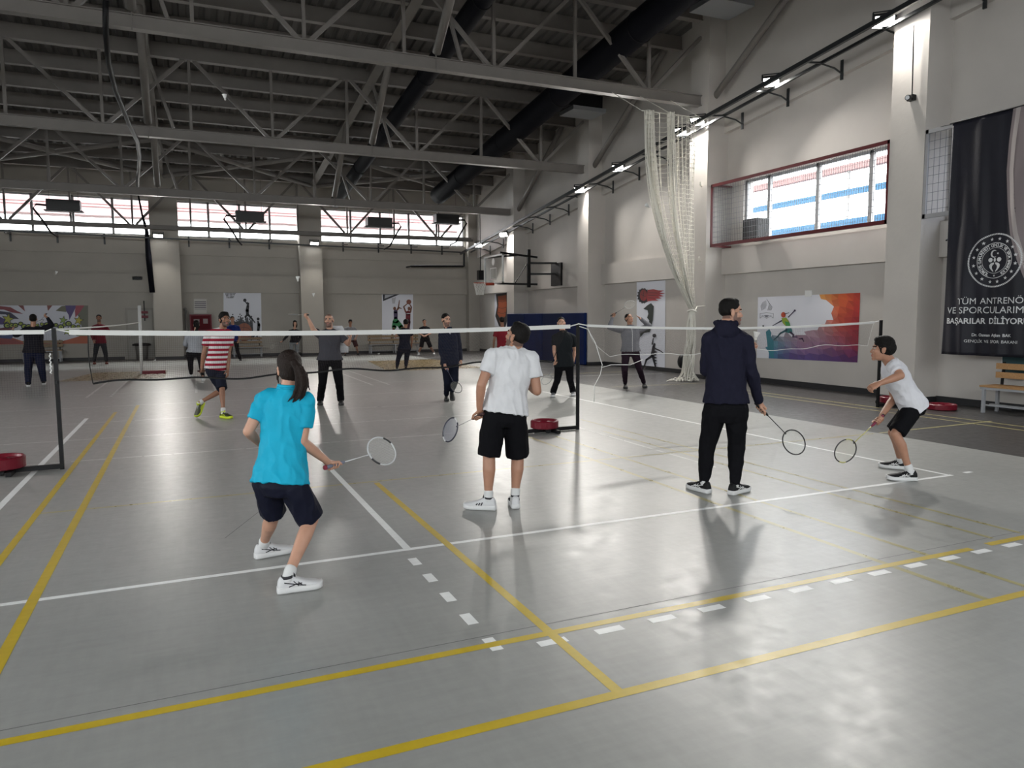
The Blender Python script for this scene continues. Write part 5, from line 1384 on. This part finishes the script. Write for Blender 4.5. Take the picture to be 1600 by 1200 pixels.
        if placket:   # front opening or zip, laid on the cloth
            bv = BVHTree.FromPolygons([v.co for v in sm.vertices], [tuple(p.vertices) for p in sm.polygons]); pm, t0, t1, pw = placket
            pts = []
            for k_ in range(13):
                t = t0 + (t1 - t0) * k_ / 12; q = spine(t) + fr(t)[1] * .4; h_ = bv.ray_cast(q, -fr(t)[1])
                if h_[0] is not None: pts.append(h_[0] + fr(t)[1] * .002)
            if len(pts) > 1: cb = MB(); cb.tube(pts, pw if not isinstance(pw, tuple) else [pw[0] + (pw[1] - pw[0]) * k_ / (len(pts) - 1) for k_ in range(len(pts))], 6); cb.build('front_opening', pm, so)
    # bottom
    kind, bmat_ = bottom; pb = MB()
    pb.loft(tors(((-.15, .10, .085), (-.06, .150, .112), (.03, .158, .116), (.12, .150, .110), (.2, .14, .10)), max(1, torso_k) if kind != 'shorts' else min(1, leg_k ** .5)))
    for i in (0, 1):
        A = ANK[i]
        pb.caps(H[i] + Z * .01, H[i].lerp(K[i], .15), .098 * s * leg_k, .100 * s * leg_k, 18)
        if kind == 'shorts':
            pb.tube([H[i], H[i].lerp(K[i], .3), H[i].lerp(K[i], .7), H[i].lerp(K[i], sl)], [.100 * s * leg_k, .102 * s * leg_k, .098 * s * leg_k, .097 * s * leg_k], 22)
        else:
            pb.caps(H[i], K[i], .098 * s * leg_k, .072 * s * leg_k, 18); q = K[i].lerp(A, .9)
            e = {'joggers': .048, 'trousers': .066, 'slim': .046}[kind] * s
            pb.caps(K[i], K[i].lerp(A, .45), .071 * s * leg_k, .064 * s * leg_k, 18); pb.caps(K[i].lerp(A, .45), q, .064 * s * leg_k, e, 18)
            if kind == 'joggers': pb.caps(K[i].lerp(A, .86), K[i].lerp(A, .97), .052 * s, .043 * s, 16)
            if kind == 'trousers': pb.tube([K[i].lerp(A, .8), A + Vector((0, 0, -.02))], [.062 * s, .066 * s], 16)
    pm_ = remesh(pb, res * 1.15, 2); wrinkle(pm_, wr * .8, 11.0, 5.1)
    mesh_obj('shorts' if kind == 'shorts' else 'trousers', pm_, bmat_, root)
    sm_, so_, sk_, mk_, kd_ = shoes or (mat('black_shoe', (.015, .015, .016), .5), mat('dark_sole', (.03, .03, .03), .6), None, None, None)
    for i in (0, 1):
        shoe(root, shp[i][0], shp[i][1], sm_, so_, ANK[i] + (K[i] - ANK[i]).normalized() * .05, sk_, mk_, 1.0, 'shoe', None, kd_, 22 if res < .0065 else 14)
    return root, dict(W=W, C=C, N=N, S=S)
# ------------------------------------------------------------------ the players
BLK = cloth('black_sports_cloth', (.0045, .0045, .006)); NAVY = cloth('navy_cloth', (.010, .013, .026)); NAVYT = cloth('navy_trouser_cloth', (.008, .010, .020))
WHT = cloth('white_tee_cloth', (.60, .60, .62), bump=.15); TEAL = cloth('turquoise_polo_cloth', (.012, .33, .50), .6, bump=.15)
SH_W = mat('white_shoe_mesh', (.55, .55, .56), .6, bump=.2, bscale=200); SOLE_W = mat('white_shoe_sole', (.58, .58, .58), .5); SOLE_G = mat('gum_shoe_sole', (.17, .09, .05), .6)
SOCK = cloth('white_sock_cloth', (.58, .58, .58)); SH_B = mat('black_shoe_mesh', (.007, .007, .008), .6, bump=.2, bscale=200, spec=.2); MK_W = mat('white_shoe_mark', (.6, .6, .6), .5); MK_B = mat('black_shoe_mark', (.012, .012, .016), .5)
SH_N = mat('neon_shoe_mesh', (.03, .033, .008), .5); SOLE_N = mat('neon_shoe_sole', (.50, .60, .02), .5)
SH_Gy = mat('grey_shoe_mesh', (.22, .22, .23), .6)

# girl in the turquoise polo shirt, seen from behind
Y = 4.75; butt = at(507, 731, Y + .10); hc = solve_len(butt, 596.5, 704.5, .535, True)
rk, ra = racket(butt, hc, Vector((.15, -.85, .5)), 'white shafted badminton racket held by the girl in turquoise', (.55, .56, .57), (.6, .61, .62), (.16, .18, .24), (.25, .02, .04), accent=(.02, .02, .022), string=(.6, .6, .58))
person('girl with a ponytail in a turquoise polo and navy shorts, seen from behind', Y, (452, 578, .14), (-.12, .95, -8), (.22, .97), (449, 609, .10),
       [(413, 626, .13), (479, 630, .03)], [(388, 674, .10), (472, 690, .0)], [(403, 690, .28), None], [(417, 752, .06), (458, 757, -.04)], [(427, 802, .16), (486, 812, -.02)],
       [((403, 872), (454, 862)), ((439, 926), (499, 917))], ('polo', TEAL), ('shorts', cloth('navy_shorts_cloth', (.007, .008, .018), .6)), 'fair', ('pony', M_HAIRB), .0055, .92, (((414, 693, .36), .6), None), (1, butt, ra, -1),
       False, .97, .0, .62, 1.05, .96, .009, None, (SH_W, SOLE_W, SOCK, MK_B, 'cross'), False, True, TEAL, 1.0)

# man in the white T-shirt, looking up
Y = 5.7; butt = at(755.5, 646, Y + .0); hc = solve_len(butt, 703.5, 671.5, .535, True)
rk, ra = racket(butt, hc, Vector((-.35, -.8, .45)), 'badminton racket with grey strings held by the man in the white T-shirt', (.03, .032, .05), (.55, .55, .55), (.05, .02, .02), None, .0012, (.30, .31, .38), (.6, .6, .6))
person('man in a white T-shirt and black shorts, seen from behind', Y, (808, 526, .06), (-.45, .89, 22), (.20, .98), (803, 546, .02),
       [(769, 558), (831, 563)], [(752, 602, .0), (839, 611, -.08)], [None, (823, 600, .20)], [(772, 651, .03), (804, 652)], [(764, 713, .06), (809, 713, .05)],
       [((768, 796), (731, 794)), ((806, 796), (802, 781))], ('tee', WHT), ('shorts', BLK), 'mid', ('fade', M_HAIR), .0055, 1.0, (None, ((812, 592, .30), .9)), (0, butt, ra, 1),
       True, 1.0, -.06, .56, 1.06, 1.03, .0085, None, (SH_W, SOLE_W, SOCK, MK_B, 'bars'), sl=.97)

# man in the dark hooded sweatshirt, shuttlecock in hand
Y = 5.37; butt = at(1180, 629, Y - .02); hc = solve_len(butt, 1240.5, 691, .535, True)
rk, ra = racket(butt, hc, Vector((-.3, -.9, .3)), 'black badminton racket hanging from the hand of the man in the hooded top', (.015, .015, .016), (.015, .015, .016), (.012, .012, .012), None)
pr, pd = person('man in a dark navy hooded top and black joggers holding a shuttlecock', Y, (1142, 488, .06), (.93, -.30, 0), (.64, .77), (1135, 509, .02),
       [(1109, 531), (1164, 534)], [(1104, 578, .16), (1174, 580, -.12)], [(1164, 549, .40), None], [(1118, 640), (1150, 641)], [(1106, 692, .10), (1151, 693, -.03)],
       [((1101, 769), (1081, 763)), ((1143, 773), (1167, 766))], ('long', cloth('dark_navy_fleece', (.012, .012, .024), .85)), ('joggers', BLK), 'fair', ('fade', M_HAIR), .0055, 1.03, (((1180, 533, .43), .75), None), (1, butt, ra, -1),
       True, 1.05, -.087, .6, 1.08, 1.08, .009, None, (SH_B, SOLE_W, SOCK, MK_W, 'cross'), True)
sc = at(1180, 530, Y + .44); shuttle(sc - Vector((0, 0, .012)), (.1, -.15, 1), 'white shuttlecock held up by the man in the hooded top')

# crouching man in white
Y = 5.07; butt = at(1381, 648, Y + .04); hc = solve_len(butt, 1321, 704.5, .535, False)
rk, ra = racket(butt, hc, Vector((.1, -.95, .25)), 'badminton racket with a yellow shaft held low by the crouching man', (.03, .03, .032), (.42, .40, .12), (.18, .02, .05), (.03, .01, .01), string=(.5, .5, .35), accent=(.4, .38, .12))
person('crouching man in a white T-shirt and black shorts at the court corner', Y, (1379, 546, .02), (-.62, .78, 4), (-.62, .79), (1391, 566, .02),
       [(1398, 575), (1389, 570)], [(1407, 587, -.20), (1397, 622, .17)], [(1374, 599, -.12), None], [(1430, 634), (1426, 634)], [(1399, 678, -.02), (1395, 676, .16)],
       [((1432, 751), (1385, 749)), ((1410, 733), (1379, 730))], ('tee', cloth('bright_white_tee', (.62, .62, .66), bump=.15)), ('shorts', BLK), 'mid', ('full', M_HAIR), .0055, .97, (((1361, 605, -.09), 1.35), None), (1, butt, ra, 1),
       False, .92, .0, .62, .95, .90, .007, None, (SH_B, SOLE_W, SOCK, MK_W, 'cross'), sl=.93)

# across the net ---------------------------------------------------
R2 = .0075
Y = 13.1; butt = at(309, 580, Y + .05); hc = solve_len(butt, 346, 578, .535, True)
rk, ra = racket(butt, hc, Vector((0, .25, 1)), 'white edged badminton racket of the man in the striped shirt', (.5, .5, .5), (.5, .5, .5), (.06, .03, .03), None, lod=1)
person('man in a red and white striped T-shirt with neon yellow shoes', Y, (351, 500, -.05), (.30, -.95, 10), (.15, -.98), (347, 514, .0),
       [(360, 523), (326, 523)], [(357, 551, .0), (319, 551, .0)], [(356, 577, -.05), None], [(343, 578), (329, 578)], [(347, 606, -.12), (348, 609, .12)],
       [((341, 652), (367, 655)), (at(318, 630, 13.25), at(308, 652, 13.12))], ('tee', stripes('red_white_stripes', (.26, .012, .03), (.60, .58, .58), 3.9)), ('shorts', cloth('dark_navy_shorts', (.012, .014, .025))), 'brown', ('full', M_HAIR), R2, 1.0, (((356, 587, -.06), .5), None), (1, butt, ra, 1),
       True, .9, -.01, .62, .95, .86, .006, None, (SH_N, SOLE_N, SOCK, SOLE_N, 'cross'), sl=1.0)
Y = 13.76; butt = at(482, 492, Y - .22); hc = solve_len(butt, 461, 491.5, .535, True)
rk, ra = racket(butt, hc, Vector((0, .2, 1)), 'badminton racket raised flat by the man in the grey T-shirt', (.2, .2, .2), (.5, .45, .4), (.03, .03, .03), None, lod=1)
person('man in a grey T-shirt and black trousers with one arm raised', Y, (514, 501, -.02), (-.38, -.92, 10), (-.17, -.98), (515, 515, .0),
       [(531, 524), (500, 524)], [(544, 538, -.08), (489, 514, -.12)], [(547, 529, -.30), None], [(525, 565), (506, 565)], [(530, 598, .0), (504, 598, .0)],
       [((532, 628), (534, 637)), ((502, 628), (499, 637))], ('tee', cloth('charcoal_grey_tee', (.055, .055, .065))), ('trousers', BLK), 'fair', ('crop', M_HAIR), R2, 1.02, (((549, 522, -.34), .7), None), (1, butt, ra, 1),
       True, 1.12, -.05, .62, 1.12, 1.05, .006)
m = MB(); tp = [at(527, 509, Y + .06), at(530, 514, Y + .13), at(532, 524, Y + .17), at(537, 538, Y + .17), at(537, 551, Y + .16)]
m.loft([[p + Vector((.09, 0, 0)), p + Vector((.09, .03, 0)), p + Vector((-.09, .03, 0)), p + Vector((-.09, 0, 0))] for p in tp])
o = tag(m.build('towel', WHT, None, True), 'white towel slung behind the shoulder of the man in grey', 'towel')
Y = 13.36; butt = at(694, 569, Y - .12); hc = solve_len(butt, 713, 605, .535, False)
rk, ra = racket(butt, hc, Vector((.2, -.95, .1)), 'dark badminton racket hanging from the hand of the walking man in navy', (.05, .05, .06), (.08, .08, .12), (.05, .06, .12), None, lod=1)
person('bearded man walking in a navy track jacket and navy trousers', Y, (697, 500, -.03), (.19, -.98, 0), (-.05, -1), (700, 514, .0),
       [(713, 523), (691, 523)], [(717, 546, .03), (690, 548, -.03)], [(720, 562, -.05), None], [(709, 570), (697, 570)], [(711, 594, -.06), (699, 597, -.02)],
       [((706, 616, .25), (707, 626, .06)), ((697, 621), (698, 631))], ('jacket', NAVY), ('joggers', NAVYT), 'fair', ('short', M_HAIR), R2, 1.0, (((721, 569, -.08), .6), None), (1, butt, ra, 1),
       True, .95, -.02, .6, .98, .95, .006, placket=(WHT, .86, .99, (.004, .04)))
Y = 13.17; butt = at(871, 562, Y - .06); hc = solve_len(butt, 854, 593.5, .535, True)
rk, ra = racket(butt, hc, Vector((.1, -.95, .2)), 'pale badminton racket hanging beside the man in the black polo', (.45, .46, .46), (.3, .3, .3), (.03, .03, .03), None, lod=1)
person('man in a black polo and black trousers standing by the middle post', Y, (877, 505, .0), (-.42, -.9, 12), (-.42, -.9), (880, 518.5, .0),
       [(895, 528), (867, 528)], [(898, 548, .03), (866, 548, .0)], [(896, 563, -.04), None], [(889, 571), (874, 571)], [(891, 594, -.02), (871, 594, .0)],
       [((893, 614), (898, 622)), ((866, 615), (862, 625))], ('polo', cloth('black_polo_cloth', (.012, .014, .016))), ('trousers', BLK), 'fair', ('short', M_HAIR), R2, .98, (((896, 571, -.06), .5), None), (1, butt, ra, 1),
       False, 1.0, .03, .62, 1.02, .98, .006, None, (SH_Gy, SOLE_W, None, None, None), collar=cloth('black_polo_cloth', (.012, .014, .016)))
Y = 13.95; butt = at(954, 494, Y + .02); hc = solve_len(butt, 984, 476, .535, False)
rk, ra = racket(butt, hc, Vector((.5, .35, .8)), 'badminton racket raised overhead by the man in the grey zip top', (.5, .5, .48), (.2, .19, .17), (.03, .03, .03), None, lod=1)
person('man in a grey zip top stretching his arms up beside the tall poster', Y, (983, 498, .0), (.03, -1, 28), (-.35, -.93), (985, 510, .0),
       [(999, 516), (971, 516)], [(1014, 509, -.08), (953, 511, -.05)], [(1001, 498, -.20), None], [(992, 551), (978, 551)], [(999, 577, .0), (976, 577, .0)],
       [((1003, 603), (1011, 608)), ((976, 603), (978, 610))], ('jacket', cloth('mid_grey_fleece', (.17, .17, .185))), ('joggers', cloth('dark_plum_trousers', (.022, .012, .020))), 'mid', ('short', M_HAIR), R2, 1.0, (((995, 493, -.24), .1), None), (1, butt, ra, 1),
       False, 1.0, -.05, .6, 1.04, 1.0, .006, placket=(MK_W, .05, .95, .006))

# at the back of the hall --------------------------------------------
R3 = .009
Y = 21.46; butt = at(73, 490, Y - .05); hc = solve_len(butt, 61, 503, .535, True)
rk, ra = racket(butt, hc, Vector((.6, -.8, 0)), 'badminton racket swung up by the dark clothed man at the far left', (.3, .32, .4), (.3, .32, .4), (.05, .05, .06), None, lod=1)
person('man in black top and navy trousers with raised arm at the far left', Y, (52, 499, .0), (0, 1, 0), (.0, 1), (52, 511, .0),
       [(40, 516), (65, 515)], [(25, 524, .03), (81, 508, .05)], [(20, 517, .10), None], [(46, 551), (60, 551)], [(44, 576, .03), (65, 575, .03)],
       [((45, 606), (44, 601)), ((68, 603), (69, 598))], ('long', cloth('black_long_sleeves', (.010, .010, .014))), ('trousers', cloth('deep_navy_trousers', (.008, .011, .028))), 'mid', ('short', M_HAIR), R3, 1.03, (((20, 512, .15), .7), None), (1, butt, ra, 1),
       False, 1.15, .0, .6, 1.2, 1.18, .006, None, (SH_B, SOLE_W, None, None, None))
Y = 29.94
person('man in a dark red sweatshirt standing before the back wall', Y, (154.5, 497, .0), (0, -1, 0), (.0, -1), (155, 507, .0),
       [(165, 512), (146, 512)], [(171, 519, .0), (144, 523, .0)], [(163, 521, -.2), (146, 531, -.2)], [(161, 536), (152, 536)], [(165, 552, .0), (149, 552, .0)],
       [((166, 567), (167, 571)), ((148, 567), (147, 571))], ('long', cloth('dark_red_fleece', (.13, .012, .022))), ('joggers', cloth('charcoal_joggers', (.02, .022, .026))), 'brown', ('short', M_HAIR), R3, 1.03, beard=True, shoes=(mat('rust_shoe', (.16, .03, .015), .5), mat('rust_sole', (.14, .03, .015), .6), None, None, None))
Y = 21.68
person('woman in a pale grey jumper and black trousers, back turned', Y, (307, 508, .05), (.1, 1, -15), (.05, 1), (306, 519, .0),
       [(293, 525), (319, 525)], [(289, 538, .10), (322, 538, .12)], [(300, 543, .30), (315, 543, .30)], [(297, 553), (312, 553)], [(298, 572, .03), (315, 574, .03)],
       [((298, 592), (300, 587)), ((316, 597), (319, 592))], ('long', cloth('pale_grey_knit', (.36, .37, .40))), ('slim', BLK), 'fair', ('pony', M_HAIR), R3, .95, female=True, hem=-.07, shirt_k=1.12, shoes=(SH_W, SOLE_W, None, None, None))
Y = 29.61
person('person in a blue shirt and black trousers behind the striped shirt', Y, (363, 499, .0), (.2, -1, 0), (.1, -1), (364, 508, .0),
       [(372, 512), (357, 512)], [(375, 522, .0), (355, 522, .0)], [(373, 531, -.1), (357, 531, -.1)], [(369, 533), (361, 533)], [(371, 548, .0), (360, 548, .0)],
       [((374, 562), (377, 565)), ((359, 562), (357, 566))], ('tee', cloth('royal_blue_cloth', (.012, .022, .12))), ('trousers', BLK), 'mid', ('short', M_HAIR), R3, .95)
Y = 30.7; butt = at(442, 533, Y - .05); hc = solve_len(butt, 426, 541, .535, True)
rk, ra = racket(butt, hc, Vector((.1, -.9, .4)), 'badminton racket in the hand of the woman with long dark hair', (.3, .3, .3), (.3, .3, .3), (.03, .03, .03), None, lod=1)
person('woman with long dark hair in a black jumper and grey jeans', Y, (461, 505, .0), (-.05, -1, 0), (.0, -1), (460, 515, .0),
       [(467, 518), (453, 518)], [(469, 527, .05), (448, 526, -.05)], [(466, 534, -.05), None], [(464, 535), (456, 535)], [(464, 548, .0), (455, 548, .0)],
       [((463, 559), (464, 562)), ((455, 559), (454, 562))], ('long', cloth('black_knit', (.010, .010, .013))), ('slim', cloth('grey_denim', (.17, .18, .19))), 'fair', ('long', M_HAIR), R3, .93, grip=(1, butt, ra, 1), female=True)
Y = 31.0
person('man in a grey T-shirt and dark red shorts crouching behind the net', Y, (547.5, 504, -.05), (-.1, -1, 0), (.0, -1), (547, 511, .0),
       [(554, 514), (540, 514)], [(559, 521, -.05), (536, 521, -.05)], [(556, 528, -.25), (540, 528, -.25)], [(553, 531, .05), (546, 531, .05)], [(557, 542, -.05), (542, 542, -.05)],
       [((558, 553), (561, 557)), ((541, 554), (538, 558))], ('tee', cloth('heather_grey_cloth', (.20, .20, .21))), ('shorts', cloth('maroon_shorts', (.04, .014, .016))), 'brown', ('full', M_HAIR), R3, .95)
Y = 22.35
person('man in dark navy clothes seen from behind under the two player poster', Y, (634, 505, .05), (.1, 1, -12), (.05, 1), (633, 513, .0),
       [(625, 518), (641, 518)], [(618, 526, .05), (644, 528, .05)], [(622, 519, .22), (643, 538, .15)], [(627, 546), (637, 546)], [(622, 562, .05), (635, 563, .05)],
       [((619, 580), (622, 576)), ((633, 579), (636, 577))], ('tee', cloth('midnight_navy_cloth', (.010, .011, .020))), ('slim', cloth('midnight_navy_trousers', (.009, .010, .018))), 'mid', ('short', M_HAIR), R3, .98, shoes=(SH_B, SOLE_W, None, None, None), shirt_k=1.05)
Y = 30.44
person('man in a black T-shirt and black shorts with hands joined by the bench', Y, (663, 503, .0), (-.1, -1, 0), (.0, -1), (664, 510, .0),
       [(670, 514), (657, 514)], [(673, 521, .0), (655, 521, .0)], [(666, 524, -.25), (660, 524, -.25)], [(668, 531), (660, 531)], [(673, 543, -.05), (658, 543, .0)],
       [((677, 552), (679, 556)), ((655, 553), (653, 557))], ('tee', BLK), ('shorts', BLK), 'mid', ('short', M_HAIR), R3, .95, shoes=(SH_W, SOLE_W, SOCK, None, None))
Y = 22.0
person('man in a red shirt with black sleeves seen from behind beside the goal', Y, (784, 501, .0), (.1, 1, 0), (.05, 1), (785, 512, .0),
       [(775, 517), (795, 517)], [(772, 532, .0), (798, 532, .0)], [(771, 544, .1), (799, 544, .1)], [(780, 550), (791, 550)], [(779, 566, .0), (792, 566, .0)],
       [((779, 583), (780, 579)), ((792, 583), (793, 579))], ('tee', cloth('red_sports_cloth', (.22, .010, .020))), ('joggers', BLK), 'brown', ('short', M_HAIR), R3, 1.0)

# ------------------------------------------------------------------ shuttlecocks in play and on the floor
for p, d, lb in ((at(465.5, 440, 13.0), (.0, .1, 1), 'shuttlecock in the air just left of the back wall pillar'), (at(490, 464, 18.0), (.0, .2, 1), 'small shuttlecock in the air before the back wall pillar'),
                 (at(87, 429, 22.0), (.3, .1, 1), 'tiny shuttlecock in the air above the wall painting'), (at(1015, 324, 10.5), (-.6, -.1, .3), 'shuttlecock flying beside the tall safety net'),
                 (at(352, 157, 12.0), (-.1, 0, 1), 'shuttlecock high in the air under the roof steel'),
                 (gnd(590, 553, .03), (1, .3, .12), 'shuttlecock lying on the floor in front of the long bench'), (gnd(242, 560, .03) - Vector((0, 1.6, 0)), (1, .2, .12), 'shuttlecock lying on the floor by the back wall pillar')):
    shuttle(p, d, lb)
